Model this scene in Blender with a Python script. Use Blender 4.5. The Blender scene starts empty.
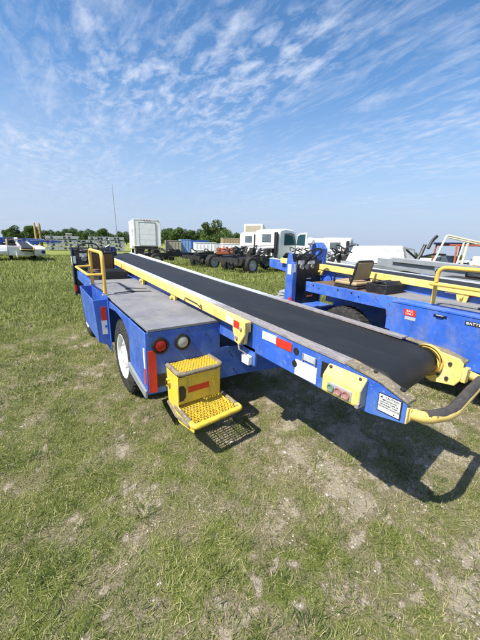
import bpy, bmesh, math, random
import numpy as np
from mathutils import Vector, Matrix, noise
S = bpy.context.scene
C = S.collection
PI = math.pi
random.seed(7)
rng = np.random.default_rng(11)

# ------------------------------------------------------------------ materials
def nodes(name):
    m = bpy.data.materials.new(name); m.use_nodes = True
    nt = m.node_tree; b = nt.nodes['Principled BSDF']
    return m, nt, b
def N(nt, t, **k):
    n = nt.nodes.new(t)
    for a, v in k.items():
        if a in n.inputs: n.inputs[a].default_value = v
        else: setattr(n, a, v)
    return n
def noise_n(nt, vec, scale, detail=5, rough=.6, dist=0.0):
    n = N(nt, 'ShaderNodeTexNoise'); n.inputs['Scale'].default_value = scale
    n.inputs['Detail'].default_value = detail; n.inputs['Roughness'].default_value = rough
    n.inputs['Distortion'].default_value = dist
    nt.links.new(vec, n.inputs['Vector']); return n.outputs['Fac']
def ramp(nt, fac, stops):
    r = N(nt, 'ShaderNodeValToRGB'); e = r.color_ramp.elements
    while len(e) < len(stops): e.new(.5)
    for i, (p, c) in enumerate(stops):
        e[i].position = p; e[i].color = (c, c, c, 1) if isinstance(c, (int, float)) else (*c, 1)
    nt.links.new(fac, r.inputs['Fac']); return r.outputs['Color']
def mix(nt, fac, a, b, mode='MIX'):
    n = N(nt, 'ShaderNodeMix', data_type='RGBA', blend_type=mode)
    for i, v in ((0, fac), (6, a), (7, b)):
        if isinstance(v, (int, float)): n.inputs[i].default_value = v if i == 0 else (v, v, v, 1)
        elif isinstance(v, tuple): n.inputs[i].default_value = (*v, 1)
        else: nt.links.new(v, n.inputs[i])
    return n.outputs[2]
def mat(name, col, rough=.5, metal=0, var=.15, vscale=6, wear=None, wamt=.0, wscale=25, dust=None, damt=0, bump=.0, bscale=60, stretch=(1, 1, 1), grime=0):
    m, nt, b = nodes(name)
    tc = N(nt, 'ShaderNodeTexCoord'); mp = N(nt, 'ShaderNodeMapping'); mp.inputs['Scale'].default_value = stretch
    nt.links.new(tc.outputs['Object'], mp.inputs['Vector']); v = mp.outputs['Vector']
    f = noise_n(nt, v, vscale)
    hi = tuple(min(1, c*(1+var)) for c in col); lo = tuple(c*(1-var) for c in col)
    c = mix(nt, ramp(nt, f, [(.3, 0.0), (.7, 1.0)]), lo, hi)
    if dust:
        d = ramp(nt, noise_n(nt, v, vscale*1.7, 8, .7), [(.62-damt*.35, 0.0), (.85-damt*.2, 1.0)])
        c = mix(nt, d, c, dust)
    rg = ramp(nt, f, [(.3, rough*.85), (.7, min(1, rough*1.15))])
    if wear:
        w = ramp(nt, noise_n(nt, v, wscale, 9, .75), [(.70-wamt*.3, 0.0), (.715-wamt*.3, 1.0)])
        c = mix(nt, w, c, wear)
        rg = mix(nt, w, rg, .75)
    if grime:
        m2 = N(nt, 'ShaderNodeMapping'); m2.inputs['Scale'].default_value = (9, 9, 1.6); nt.links.new(tc.outputs['Object'], m2.inputs['Vector'])
        g = ramp(nt, noise_n(nt, m2.outputs['Vector'], 2.2, 8, .72), [(.50, 0.0), (.78, grime)])
        c = mix(nt, g, c, (.075, .065, .055)); rg = mix(nt, g, rg, .85)
        sc = ramp(nt, noise_n(nt, v, 70, 4, .9, 2.5), [(.66, 0.0), (.69, .7)])
        c = mix(nt, sc, c, (.30, .31, .34))
    nt.links.new(c, b.inputs['Base Color']); nt.links.new(rg, b.inputs['Roughness'])
    b.inputs['Metallic'].default_value = metal
    if bump:
        bn = N(nt, 'ShaderNodeBump'); bn.inputs['Strength'].default_value = bump; bn.inputs['Distance'].default_value = .004
        nt.links.new(noise_n(nt, v, bscale, 6), bn.inputs['Height']); nt.links.new(bn.outputs['Normal'], b.inputs['Normal'])
    return m
M = {}
def make_mats():
    D = (.33, .30, .25)
    M['blue'] = mat('blue_paint', (.026, .098, .47), .40, 0, .25, 2.5, (.20, .26, .42), .30, 30, (.10, .20, .50), .6, .25, 12, grime=.55)
    M['blue2'] = mat('blue_paint_faded', (.036, .130, .57), .38, 0, .25, 3, (.30, .33, .42), .22, 26, (.16, .22, .45), .5, .25, 12, grime=.6)
    M['navy'] = mat('navy_paint_and_shade', (.006, .012, .05), .45, 0, .3, 5, (.1, .1, .12), .1, 30)  # dark blue paint, also the painted-in shade of the foreground console
    M['whitepaint'] = mat('white_paint', (.72, .73, .73), .45, 0, .08, 2, (.3, .22, .15), .06, 20, (.5, .48, .43), .4)
    M['yellow'] = mat('yellow_paint', (.78, .58, .16), .5, 0, .1, 5, (.12, .08, .05), .26, 35, (.66, .57, .36), .4, .2, 20, grime=.45)
    M['yellow_step'] = mat('step_yellow_paint', (.76, .54, .05), .5, 0, .12, 8, (.16, .13, .08), .25, 45, (.55, .46, .2), .3, .3, 30, grime=.6)
    M['cream'] = mat('cream_paint', (.62, .56, .38), .5, 0, .15, 4, (.2, .12, .07), .2, 25)
    M['ochre'] = mat('ochre_tube_paint', (.66, .42, .08), .42, 0, .1, 8, (.2, .14, .08), .18, 60)
    M['deck'] = mat('grey_deck_coating', (.165, .17, .19), .85, 0, .25, 3, (.32, .32, .32), .26, 60, (.24, .235, .23), .6, .8, 220)
    M['belt'] = mat('black_rubber_belt', (.008, .0082, .009), .62, 0, .3, 3, None, 0, 30, (.020, .020, .020), .45, .35, 180, (1, .3, 1))
    M['black'] = mat('black_plastic', (.012, .012, .013), .5, 0, .3, 6, None, 0, 20, (.05, .047, .04), .3)
    M['tyre'] = mat('tyre_rubber', (.018, .018, .018), .8, 0, .3, 10, None, 0, 20, (.10, .085, .065), .35, .4, 60)
    M['dark'] = mat('dark_steel', (.03, .03, .032), .6, .3, .3, 6, (.10, .06, .04), .3, 20, (.08, .07, .06), .4)
    M['steel'] = mat('dusty_steel', (.36, .36, .37), .5, .35, .15, 8, (.18, .13, .10), .25, 30, (.42, .37, .31), .5, .3, 40)
    M['strip'] = strip_mat()
    M['alu'] = mat('aluminium', (.42, .43, .45), .5, .25, .12, 6, (.25, .2, .16), .15, 20)
    M['greypaint'] = mat('grey_paint', (.24, .26, .28), .5, 0, .12, 3, (.4, .38, .34), .12, 20)
    M['white'] = mat('white_gloss', (.80, .80, .80), .3, 0, .05, 3, None, 0, 20, (.6, .58, .53), .3)
    M['label'] = mat('label_white', (.70, .71, .68), .5, 0, .06, 20, (.45, .42, .36), .15, 60)
    M['greylabel'] = mat('label_grey', (.42, .45, .48), .45, 0, .15, 40, (.2, .2, .22), .3, 80)
    M['red'] = mat('red_reflector', (.62, .035, .02), .35, 0, .12, 30, (.4, .15, .1), .12, 80)
    M['redlens'] = mat('red_lens', (.36, .012, .01), .18, 0, .15, 40)
    M['clearlens'] = mat('clear_lens', (.42, .41, .34), .2, 0, .15, 60)
    M['ink'] = mat('ink', (.02, .02, .02), .6)
    M['whiteink'] = mat('white_ink', (.8, .8, .8), .6)
    M['glass'] = mat('dark_glass', (.03, .06, .065), .06, 0, .2, 2)
    M['tealglass'] = mat('green_tinted_glass', (.025, .075, .09), .08, 0, .2, 2)
    M['cabglass'] = mat('grey_cab_glass', (.10, .13, .15), .1, 0, .3, 4)
    M['rustfloor'] = mat('rusty_floor', (.11, .06, .035), .85, 0, .4, 8, (.05, .05, .06), .3, 12, (.2, .15, .1), .5)
    M['brownish'] = mat('faded_ochre', (.42, .27, .09), .6, 0, .2, 5, (.15, .08, .04), .3, 20)
    M['rust'] = mat('rusty_steel', (.15, .06, .035), .8, 0, .4, 12, (.050, .165, .60), .85, 16)
    M['orange'] = mat('orange_primer', (.42, .10, .04), .6, 0, .25, 8, (.12, .06, .04), .25, 20)
    M['tan'] = mat('tan_vinyl', (.36, .26, .14), .6, 0, .12, 8, (.10, .06, .03), .2, 25)
    M['brown'] = mat('brown_board', (.14, .08, .04), .7, 0, .3, 12, (.04, .03, .02), .3, 20)
    M['beige'] = mat('beige_lining', (.36, .32, .24), .8, 0, .15, 8)
    M['lightblue'] = mat('light_blue_paint', (.20, .34, .62), .5, 0, .15, 2)
    M['green_b'] = mat('green_button', (.16, .24, .20), .4, 0, .1, 30)
    M['red_b'] = mat('red_button', (.34, .17, .16), .4, 0, .1, 30)
    M['worn'] = mat('worn_rubber_edge', (.17, .145, .11), .8, 0, .35, 18, (.45, .35, .12), .42, 60, None, 0, .5, 60)
    M['wrap'] = mat('black_rubber_wrap', (.045, .04, .038), .7, 0, .3, 12, (.26, .20, .14), .22, 18, (.10, .085, .07), .5, .5, 40)
    M['handle'] = mat('handle_yellow', (.68, .50, .14), .55, 0, .15, 8, (.07, .045, .035), .32, 14, (.5, .4, .22), .4, .3, 30)
    M['bark'] = mat('bark', (.10, .075, .055), .9, 0, .3, 8)
    M['stone'] = mat('pale_stone', (.42, .39, .34), .9, 0, .2, 20, None, 0, 20, (.25, .22, .16), .4, .6, 60)
def strip_mat():
    m, nt, b = nodes('scuffed_side_strip')
    tc = N(nt, 'ShaderNodeTexCoord'); v = tc.outputs['Object']
    sep = N(nt, 'ShaderNodeSeparateXYZ'); nt.links.new(v, sep.inputs[0])
    mr = N(nt, 'ShaderNodeMapRange'); mr.inputs['From Min'].default_value = .5; mr.inputs['From Max'].default_value = -.6
    nt.links.new(sep.outputs['Y'], mr.inputs['Value'])
    mp = N(nt, 'ShaderNodeMapping'); mp.inputs['Scale'].default_value = (4, 1, 1); nt.links.new(v, mp.inputs['Vector'])
    n1 = noise_n(nt, mp.outputs['Vector'], 9, 8, .7)
    add = N(nt, 'ShaderNodeMath', operation='ADD'); nt.links.new(n1, add.inputs[0]); nt.links.new(mr.outputs[0], add.inputs[1])
    worn = ramp(nt, add.outputs[0], [(.55, 0.0), (1.0, 1.0)])
    pale = mix(nt, ramp(nt, noise_n(nt, mp.outputs['Vector'], 20, 8, .8), [(.5, 0.0), (.7, 1.0)]), (.50, .54, .60), (.36, .34, .30))
    dk = mix(nt, ramp(nt, noise_n(nt, mp.outputs['Vector'], 14, 9, .8), [(.42, 0.0), (.6, 1.0)]), (.20, .185, .215), (.36, .32, .27))
    nt.links.new(mix(nt, worn, pale, dk), b.inputs['Base Color']); b.inputs['Roughness'].default_value = .5
    b.inputs['Metallic'].default_value = .1
    return m
make_mats()

# ------------------------------------------------------------------ mesh helpers
class MB:
    def __init__(s): s.bm = bmesh.new()
    def box(s, x0, x1, y0, y1, z0, z1, R=None):
        vs = [s.bm.verts.new((x, y, z)) for x in (x0, x1) for y in (y0, y1) for z in (z0, z1)]
        for f in ((0, 1, 3, 2), (4, 6, 7, 5), (0, 4, 5, 1), (2, 3, 7, 6), (0, 2, 6, 4), (1, 5, 7, 3)): s.bm.faces.new([vs[i] for i in f])
        if R is not None:
            for v in vs: v.co = R @ v.co
        return s
    def bar(s, a, b, w, h=None):                       # box bar between two points
        a, b = Vector(a), Vector(b); h = h or w; d = (b-a); L = d.length; d.normalize()
        up = Vector((0, 0, 1)) if abs(d.z) < .95 else Vector((0, 1, 0))
        x = d.cross(up).normalized(); z = x.cross(d)
        R = Matrix((x, d, z)).transposed().to_4x4(); R.translation = a
        return s.box(-w/2, w/2, 0, L, -h/2, h/2, R)
    def prism(s, poly, axis, d0, d1):                  # polygon extruded along an axis; poly gives the two others in order
        def P(p, d): return {'x': (d, p[0], p[1]), 'y': (p[0], d, p[1]), 'z': (p[0], p[1], d)}[axis]
        a = [s.bm.verts.new(P(p, d0)) for p in poly]; b = [s.bm.verts.new(P(p, d1)) for p in poly]
        n = len(poly); fs = [s.bm.faces.new(a), s.bm.faces.new(b[::-1])]
        for i in range(n): fs.append(s.bm.faces.new((a[i], b[i], b[(i+1) % n], a[(i+1) % n])))
        return s
    def tube(s, pts, r, n=12, caps=True, smooth=0):
        P = [Vector(p) for p in pts]
        if smooth: P = fillet(P, smooth)
        rings = []; ref = None
        for i, p in enumerate(P):
            t = (P[min(i+1, len(P)-1)]-P[max(i-1, 0)]).normalized()
            if ref is None:
                ref = Vector((0, 0, 1)) if abs(t.z) < .9 else Vector((1, 0, 0))
            x = t.cross(ref).normalized(); y = x.cross(t).normalized(); ref = y
            rr = r[i] if isinstance(r, (list, tuple)) else r
            rings.append([s.bm.verts.new(p+(x*math.cos(2*PI*k/n)+y*math.sin(2*PI*k/n))*rr) for k in range(n)])
        for a, b in zip(rings, rings[1:]):
            for k in range(n): s.bm.faces.new((a[k], a[(k+1) % n], b[(k+1) % n], b[k]))
        if caps: s.bm.faces.new(rings[0][::-1]); s.bm.faces.new(rings[-1])
        return s
    def cyl(s, c, axis, r, L, n=20, r2=None):
        c = Vector(c); d = {'x': Vector((1, 0, 0)), 'y': Vector((0, 1, 0)), 'z': Vector((0, 0, 1))}.get(axis, None) if isinstance(axis, str) else Vector(axis).normalized()
        return s.tube([c-d*L/2, c+d*L/2], [r, r2 if r2 is not None else r], n)
    def lathe(s, prof, c, axis='x', n=28):             # prof: (radius, offset along axis)
        c = Vector(c); rings = []
        for r, o in prof:
            ring = []
            for k in range(n):
                a = 2*PI*k/n; u, v = math.cos(a)*r, math.sin(a)*r
                ring.append(s.bm.verts.new(c+Vector({'x': (o, u, v), 'y': (u, o, v), 'z': (u, v, o)}[axis])))
            rings.append(ring)
        for a, b in zip(rings, rings[1:]):
            for k in range(n): s.bm.faces.new((a[k], a[(k+1) % n], b[(k+1) % n], b[k]))
        return s
    def build(s, name, m, parent=None, bevel=0, sm=35, tf=None):
        if tf:
            for v in s.bm.verts: v.co = Vector(tf(v.co))
        bmesh.ops.recalc_face_normals(s.bm, faces=s.bm.faces)
        me = bpy.data.meshes.new(name); s.bm.to_mesh(me); s.bm.free()
        for p in me.polygons: p.use_smooth = True
        me.set_sharp_from_angle(angle=math.radians(sm))
        me.materials.append(M[m] if isinstance(m, str) else m)
        o = bpy.data.objects.new(name, me); C.objects.link(o); o.parent = parent
        if bevel:
            b = o.modifiers.new('bevel', 'BEVEL'); b.width = bevel; b.segments = 2; b.limit_method = 'ANGLE'
        return o
def fillet(P, r, k=5):
    out = [P[0]]
    for a, b, c in zip(P, P[1:], P[2:]):
        u, v = (a-b), (c-b); q = min(r, u.length*.49, v.length*.49); u.normalize(); v.normalize()
        p0, p1 = b+u*q, b+v*q
        for i in range(k+1):
            t = i/k; out.append(p0*(1-t)**2+b*2*t*(1-t)+p1*t*t)
    out.append(P[-1]); return out
def split_islands(o):
    bm = bmesh.new(); bm.from_mesh(o.data); seen = set(); isl = []
    for v in bm.verts:
        if v.index in seen: continue
        st = [v]; g = []; seen.add(v.index)
        while st:
            q = st.pop(); g.append(q.index)
            for e in q.link_edges:
                w_ = e.other_vert(q)
                if w_.index not in seen: seen.add(w_.index); st.append(w_)
        isl.append(set(g))
    bm.free()
    if len(isl) < 2: return
    for g in isl[1:]:
        b2 = bmesh.new(); b2.from_mesh(o.data)
        b2.verts.ensure_lookup_table(); bmesh.ops.delete(b2, geom=[v for v in b2.verts if v.index not in g], context='VERTS')
        me = o.data.copy(); b2.to_mesh(me); b2.free(); c = o.copy(); c.data = me; C.objects.link(c)
    b2 = bmesh.new(); b2.from_mesh(o.data); bmesh.ops.delete(b2, geom=[v for v in b2.verts if v.index not in isl[0]], context='VERTS'); b2.to_mesh(o.data); b2.free()
def tag(o, label=None, cat=None, group=None, kind=None):
    if label: o['label'] = label
    if cat: o['category'] = cat
    if group: o['group'] = group
    if kind: o['kind'] = kind
    return o
def empty(name, loc=(0, 0, 0), rz=0, label=None, cat=None, group=None):
    o = bpy.data.objects.new(name, None); C.objects.link(o); o.location = loc; o.rotation_euler = (0, 0, rz); o.empty_display_size = .2
    return tag(o, label, cat, group)
def copy_tree(o, parent=None):
    c = o.copy(); C.objects.link(c)
    if parent: c.parent = parent
    for ch in [x for x in list(C.objects) if x.parent == o]: copy_tree(ch, c)
    return c
def text(s, size, loc, rot, m, parent, name='lettering', sx=1):
    cu = bpy.data.curves.new('t', 'FONT'); cu.body = s; cu.size = size; cu.align_x = 'CENTER'; cu.align_y = 'CENTER'; cu.extrude = .0006; cu.offset = size*.004
    t = bpy.data.objects.new('t', cu); C.objects.link(t)
    bpy.context.view_layer.update()
    me = bpy.data.meshes.new_from_object(t.evaluated_get(bpy.context.evaluated_depsgraph_get()))
    bpy.data.objects.remove(t)
    me.materials.clear(); me.materials.append(M[m])
    for v in me.vertices: v.co.x *= sx
    o = bpy.data.objects.new(name, me); C.objects.link(o); o.parent = parent; o.location = loc; o.rotation_euler = rot
    return o

# ------------------------------------------------------------------ wheels
def wheel(parent, c, R, w, side=-1, rim='white', name='wheel'):
    """axis along x, outer face towards side*x"""
    t = MB(); r = R
    prof = [(r*.62, -w/2), (r*.86, -w/2*1.02), (r*.97, -w*.42), (r, -w*.3), (r, w*.3), (r*.97, w*.42), (r*.86, w/2*1.02), (r*.62, w/2)]
    t.lathe(prof, c, 'x', 40)
    for k in range(36):                                # tread lugs
        a = 2*PI*k/36
        Rm = Matrix.Translation(c) @ Matrix.Rotation(a, 4, 'X')
        t.box(-w*.4, w*.4, -r*.035, r*.035, r*.985, r*1.012, Rm @ Matrix.Rotation(.0, 4, 'Z'))
    o = t.build(name, 'tyre', parent)
    q = MB(); s = side
    q.lathe([(r*.63, s*w*.46), (r*.60, s*w*.50), (r*.57, s*w*.46), (r*.55, s*w*.30), (r*.40, s*w*.22), (r*.30, s*w*.30), (r*.22, s*w*.42), (r*.12, s*w*.44), (.001, s*w*.44)], c, 'x', 32)
    q.lathe([(r*.63, -s*w*.46), (r*.5, -s*w*.4), (.001, -s*w*.3)], c, 'x', 24)
    q.build('rim', rim, o)
    n = MB()
    for k in range(8):
        a = 2*PI*k/8; n.cyl((c[0]+s*w*.33, c[1]+math.cos(a)*r*.34, c[2]+math.sin(a)*r*.34), 'x', r*.035, w*.12, 6)
    split_islands(n.build('wheel_nut', 'steel', o))
    return o

def console(root, v, cm, tb):
    k = MB()
    prof = [(4.20, .42), (4.20, 1.18), (4.24, 1.30), (4.30, 1.33), (4.34, 1.18), (4.36, .42)]
    k.prism(prof, 'x', -.03, -.005); k.prism([(y, z+.0) for y, z in prof], 'x', .645, .67)
    if v.get('flange', True): k.box(-.03, .06, 4.185, 4.199, .45, 1.18)
    k.box(-.004, .644, 4.33, 4.345, .45, 1.17)
    hz = 0 if v.get('flange', True) else -.16
    k.prism([(4.22, 1.15), (4.21, 1.38+hz), (4.30, 1.48+hz), (4.40, 1.40+hz), (4.46, 1.15)], 'x', .54, .76)
    cs = k.build('console', cm, root, .008, tf=tb)
    k = MB(); k.prism([(4.205, .45), (4.212, 1.17), (4.24, 1.27), (4.29, 1.305), (4.325, 1.18), (4.325, .45)], 'x', .0, .64); k.build('dashboard', 'black', cs, .008, tf=tb)
    k = MB()
    for x, r_ in ((.17, .045), (.28, .045), (.40, .032)): k.lathe([(r_, 0), (r_, -.016), (r_*.8, -.018), (r_*.78, -.008), (.001, -.008)], (x, 4.20, 1.10), 'y', 20)
    split_islands(k.build('gauge', 'steel', cs, tf=tb))
    k = MB(); k.box(.10, .22, 4.196, 4.205, 1.14, 1.20); k.box(.31, .46, 4.199, 4.208, 1.14, 1.19); k.box(.30, .40, 4.196, 4.204, .90, .915); split_islands(k.build('gauge_label', 'label', cs, tf=tb))
    k = MB(); k.box(.34, .46, 4.196, 4.204, .60, .625); k.build('warning_sticker', 'orange', cs, tf=tb)
    k = MB(); k.box(-.034, -.031, 4.22, 4.30, .98, 1.14); k.box(-.015, .03, 4.18, 4.185, 1.02, 1.15); split_islands(k.build('side_label', 'label', cs, tf=tb))
    k = MB(); k.box(-.034, -.030, 4.2, 4.25, .50, .62); k.box(-.028, .0, 4.18, 4.1845, .50, .62); split_islands(k.build('reflective_strip', 'red', cs, tf=tb))
    k = MB()
    Rs = Matrix.Translation((.24, 4.08, 1.30)) @ Matrix.Rotation(-.6, 4, 'X')
    k.tube([Rs @ Vector((math.cos(a)*.17, math.sin(a)*.17, 0)) for a in [2*PI*i/28 for i in range(29)]], .012, 8)
    for a in (.5, 2.6, 4.7): k.tube([Rs @ Vector((0, 0, -.03)), Rs @ Vector((math.cos(a)*.17, math.sin(a)*.17, 0))], .008, 6)
    k.tube([Rs @ Vector((0, 0, -.03)), (.24, 4.26, 1.1)], .022, 8)
    k.build('steering_wheel', 'black', root, tf=tb)
    k = MB(); k.lathe([(.001, -.04), (.035, -.04), (.060, .0), (.065, .04), (.05, .05), (.001, .05)], (.46, 4.30, 1.49), 'y', 24); w_ = k.build('work_lamp', 'white', root, tf=tb) if v.get('rusty') else k.bm.free()
    k = MB(); k.cyl((.46, 4.32, 1.37), 'z', .012, .14, 8); k.tube([(.56, 4.30, 1.30), (.66, 4.28, 1.36), (.62, 4.18, 1.46)], .01, 6); k.tube([(.10, 4.24, 1.25), (.07, 4.12, 1.38)], .008, 6); k.cyl((.07, 4.12, 1.39), 'z', .02, .03, 10)
    split_islands(k.build('control_lever', 'steel', root, tf=tb))
    if v.get('jumble'):
        k = MB(); rr = random.Random(5)
        for i in range(6):
            a = Vector((.04+.10*i+rr.uniform(-.03, .03), 4.30+rr.uniform(-.1, .1), 1.34))
            k.tube([a, a+Vector((rr.uniform(-.1, .1), rr.uniform(-.1, .1), rr.uniform(.02, .08))), a+Vector((rr.uniform(-.2, .2), rr.uniform(-.1, .1), rr.uniform(-.1, .05)))], .008, 6, smooth=.08)
        k.build('cable', 'black', root, tf=tb)
# ------------------------------------------------------------------ belt loader
def belt_loader(name, loc, rz, label, cat, group, v):
    """origin under the rear left body corner, +y towards its front, +x across; v = variant dictionary"""
    root = empty(name, loc, rz, label, cat, group)
    P = v.get('paint', 'blue'); Y = v.get('accent', 'yellow')
    sh = lambda k: (lambda c: (c.x, c.y, c.z+k*c.y))
    tb = sh(.025)
    zb = lambda y: 1.015+.043*y
    # ---- body shell
    b = MB()
    b.prism([(.0, .37), (.0, .885), (.657, .885), (.657, .655), (1.42, .60), (1.42, .30), (.9, .345)], 'y', 0, .012)      # rear face
    b.prism([(.012, .375), (.012, .885), (1.42, .885), (1.42, .79), (.98, .835), (.70, .82), (.56, .76), (.50, .70), (.50, .44), (.30, .405)], 'x', 0, .012)
    b.box(.645, .657, .012, 3.9, .40, .885)                                         # inner side wall
    b.box(.02, .64, 1.42, 1.44, .36, .88)                                           # bulkhead behind the wheel
    b.box(.02, .64, 2.30, 2.32, .40, .90); b.box(.012, .64, .48, .492, .45, .88)
    b.box(.0, .05, 2.32, 3.92, .77, .915)                                             # sill above the front wheel
    b.box(.66, 1.42, .015, 3.9, .34, .58)                                           # low frame below the conveyor
    b.box(.05, .62, 3.86, 4.30, .42, .50)
    b.box(1.40, 1.44, .2, 4.7, .34, .72)
    b.build('body', P, root, .004, tf=tb)
    d = MB(); d.box(.022, .659, -.004, 1.414, .887, .909); d.build('deck', 'deck', root, .003, tf=tb)
    d = MB(); d.box(.022, .659, 1.428, 2.72, .887, .907); d.build('deck', 'deck', root, .003, tf=tb)
    d = MB(); d.box(.055, .64, 2.72, 3.9, .80, .905); d.build('cab_floor', 'rustfloor' if v.get('rusty') else 'dark', root, .003, tf=tb)
    if v.get('rusty'):
        r_ = MB(); r_.prism([(2.49, .66), (2.485, .75), (2.475, .913), (2.80, .913), (2.77, .87), (2.72, .85), (2.70, .80), (2.62, .775), (2.60, .70), (2.55, .64)], 'x', -.006, -.0025); r_.box(-.002, .03, 2.485, 2.60, .55, .775)
        r_.box(-.003, .10, 2.56, 2.75, .9075, .914); r_.build('rusty_sill_corner', 'rust', root, tf=tb)
        for k in (0, 1, 3, 6, 7):
            h = MB(); h.cyl((-.001, 3.0+k*.11, .85+.03*(k % 2)), 'x', .009+.003*(k % 2), .006, 12); h.build('bolt_hole', 'black', root, tf=tb)
    g = MB(); g.prism([(.0, .345), (.0, .41), (.30, .445), (.50, .47), (.50, .40), (.30, .37)], 'x', -.022, -.001); g.build('scuff_plate', 'greypaint', root, .004, tf=tb)
    c = MB()
    for q in range(2): c.tube([(.12+q*.2, 1.55+q*.05, .912), (.3, 1.6+q*.3, .914), (.55, 1.52+q*.2, .912)], .006, 6, smooth=.15)
    c.build('hose', 'black', root, tf=tb)
    # hairline in deck coating / plate fasteners
    c = MB()
    for (x, y) in ((.03, .05), (.03, .7), (.03, 1.36), (.62, .05), (.62, 1.36), (.03, 1.5), (.62, 1.5), (.62, 2.6)): c.cyl((x, y, .910), 'z', .009, .004, 10)
    split_islands(c.build('deck_bolt', 'steel', root, tf=tb))
    if v.get('rear'):
        for x, m in ((.115, 'redlens'), (.300, 'clearlens')):
            k = MB(); k.lathe([(.068, .002), (.068, -.018), (.052, -.022), (.050, -.006)], (x, 0, .77), 'y', 36); L = k.build('tail_light', 'black', root, tf=tb)
            k = MB(); k.lathe([(.051, -.010), (.045, -.020), (.025, -.025), (.0005, -.027)], (x, 0, .77), 'y', 32); k.build('lens', m, L, tf=tb)
        k = MB(); k.box(.014, .078, -.004, 0, .385, .735); split_islands(k.build('reflective_strip', 'red', root, tf=tb))
        k = MB(); k.box(-.004, 0, .02, .055, .45, .585); split_islands(k.build('reflective_strip', 'red', root, tf=tb))
        k = MB(); k.box(-.004, 0, .02, .055, .587, .75); split_islands(k.build('reflective_strip', 'label', root, tf=tb))
        k = MB(); k.box(.07, .15, -.003, .0, .42, .53); k.build('rear_socket', 'black', root, tf=tb)
        k = MB()
        for x, z in ((.04, .86), (.35, .855), (.52, .80), (.60, .86), (.62, .42), (.4, .43), (.8, .42), (1.0, .40), (1.2, .54), (.75, .6)): k.cyl((x, -.002, z), 'y', .007, .006, 8)
        split_islands(k.build('bolt', 'dark', root, tf=tb))
        k = MB(); k.box(1.12, 1.21, -.02, 0, .50, .55); k.build('side_reflector', 'redlens', root, .004, tf=tb)
    # ---- battery box on the left flank
    y0, y1 = v.get('bin', (1.30, 2.32))
    k = MB()
    k.prism([(-.155, .90), (-.143, .90), (-.115, .42), (-.125, .41)], 'y', y0, y1)         # outer skin
    k.prism([(-.150, .90), (.0, .90), (.0, .36), (-.12, .42)], 'y', y0, y0+.012)
    k.prism([(-.150, .90), (.0, .90), (.0, .36), (-.12, .42)], 'y', y1-.012, y1)
    k.box(-.09, .0, y0+.012, y1-.012, .40, .42); k.box(-.012, -.001, y0-.03, y1, .30, .935)
    if v.get('lid'): k.box(-.16, -.013, y0-.005, y1+.005, .902, .925)
    k.build('battery_box', P, root, .004, tf=tb)
    if v.get('rear'):
        k = MB(); k.box(-.085, -.03, y0-.004, y0, .67, .82); split_islands(k.build('reflective_strip', 'red', root, tf=tb))
        k = MB(); k.box(-.085, -.03, y0-.004, y0, .51, .668); split_islands(k.build('reflective_strip', 'label', root, tf=tb))
        k = MB(); k.cyl((-.045, y0-.005, .60), 'y', .014, .006, 12); k.build('rivet', 'blue', root, tf=tb)
        k = MB(); k.box(-.12, -.114, y0+.15, y0+.23, .52, .60); k.build('side_marker', 'label', root, tf=tb)
    if v.get('stickers'):
        def on(yc, zc, hw, hh, m, nm, off=.003):
            q = MB(); xx = lambda z: -.155+(.90-z)*.061-off
            q.prism([(xx(zc-hh), zc-hh), (xx(zc+hh), zc+hh), (xx(zc+hh)+.002, zc+hh), (xx(zc-hh)+.002, zc-hh)], 'y', yc-hw, yc+hw); return q.build(nm, m, root, tf=tb)
        on(2.27, .825, .063, .034, 'red', 'warning_sticker'); on(2.26, .765, .055, .018, 'greylabel', 'data_sticker')
        rt = (PI/2+.061, 0, -PI/2)
        text('BAG', .028, (-.1560, 2.27, .841+.057), rt, 'whiteink', root, sx=1.25); text('ONLY', .028, (-.1545, 2.27, .811+.057), rt, 'whiteink', root, sx=1.15)
        on(1.675, .848, .092, .019, 'ink', 'nameplate'); text('BATTERY', .033, (-.1565, 1.675, .848+.042), rt, 'whiteink', root, sx=1.2)
        on(1.98, .855, .06, .014, 'navy', 'finger_slot')
        q = MB(); q.tube([(-.158, 1.95, .86), (-.175, 1.95, .865), (-.175, 2.01, .865), (-.158, 2.01, .86)], .005, 8, smooth=.01); q.build('pull_handle', 'steel', root, tf=tb)
    # ---- wheels
    wheel(root, Vector((.125, .93, .385)), .385, .20, -1, v.get('rim', 'whitepaint')); wheel(root, Vector((.095, 3.22, .375)), .375, .20, -1, v.get('rim', 'whitepaint'))
    wheel(root, Vector((1.50, .93, .385)), .385, .20, 1, v.get('rim', 'whitepaint')); wheel(root, Vector((1.50, 3.22, .375)), .375, .20, 1, v.get('rim', 'whitepaint'))
    k = MB(); k.cyl((.8, .93, .385), 'x', .05, 1.3, 12); k.cyl((.8, 3.22, .375), 'x', .045, 1.3, 12); k.build('axle', 'dark', root)
    # ---- yellow guard rail on the deck edge
    ya, yb = v.get('rail', (1.50, 2.36)); zt = v.get('rail_top', 1.425)
    k = MB(); zf = .91
    k.tube([(.012, ya, zf), (.012, ya, zt-.03), (.012, yb, zt-.03+.0), (.012, yb, zf)], .021, 12, smooth=.09)
    gr = k.build('guard_rail', 'ochre', root, tf=lambda c: (c.x, c.y, c.z+.025*c.y*.6))
    k = MB(); k.tube([(.012, yb, 1.19), (-.17, yb-.03, 1.185), (-.17, yb-.06, 1.185), (-.145, ya, 1.165), (.012, ya, 1.165)], .015, 10, smooth=.05)
    k.build('lower_hoop', 'ochre', gr, tf=lambda c: (c.x, c.y, c.z+.01*c.y))
    k = MB()
    for y in (ya, yb): k.cyl((.012, y, .914+.02*0), 'z', .036, .008, 16)
    split_islands(k.build('rail_flange', 'ochre', gr, tf=tb))
    # ---- seat, black box, cab console
    sm = v.get('seat', 'brown')
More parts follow.
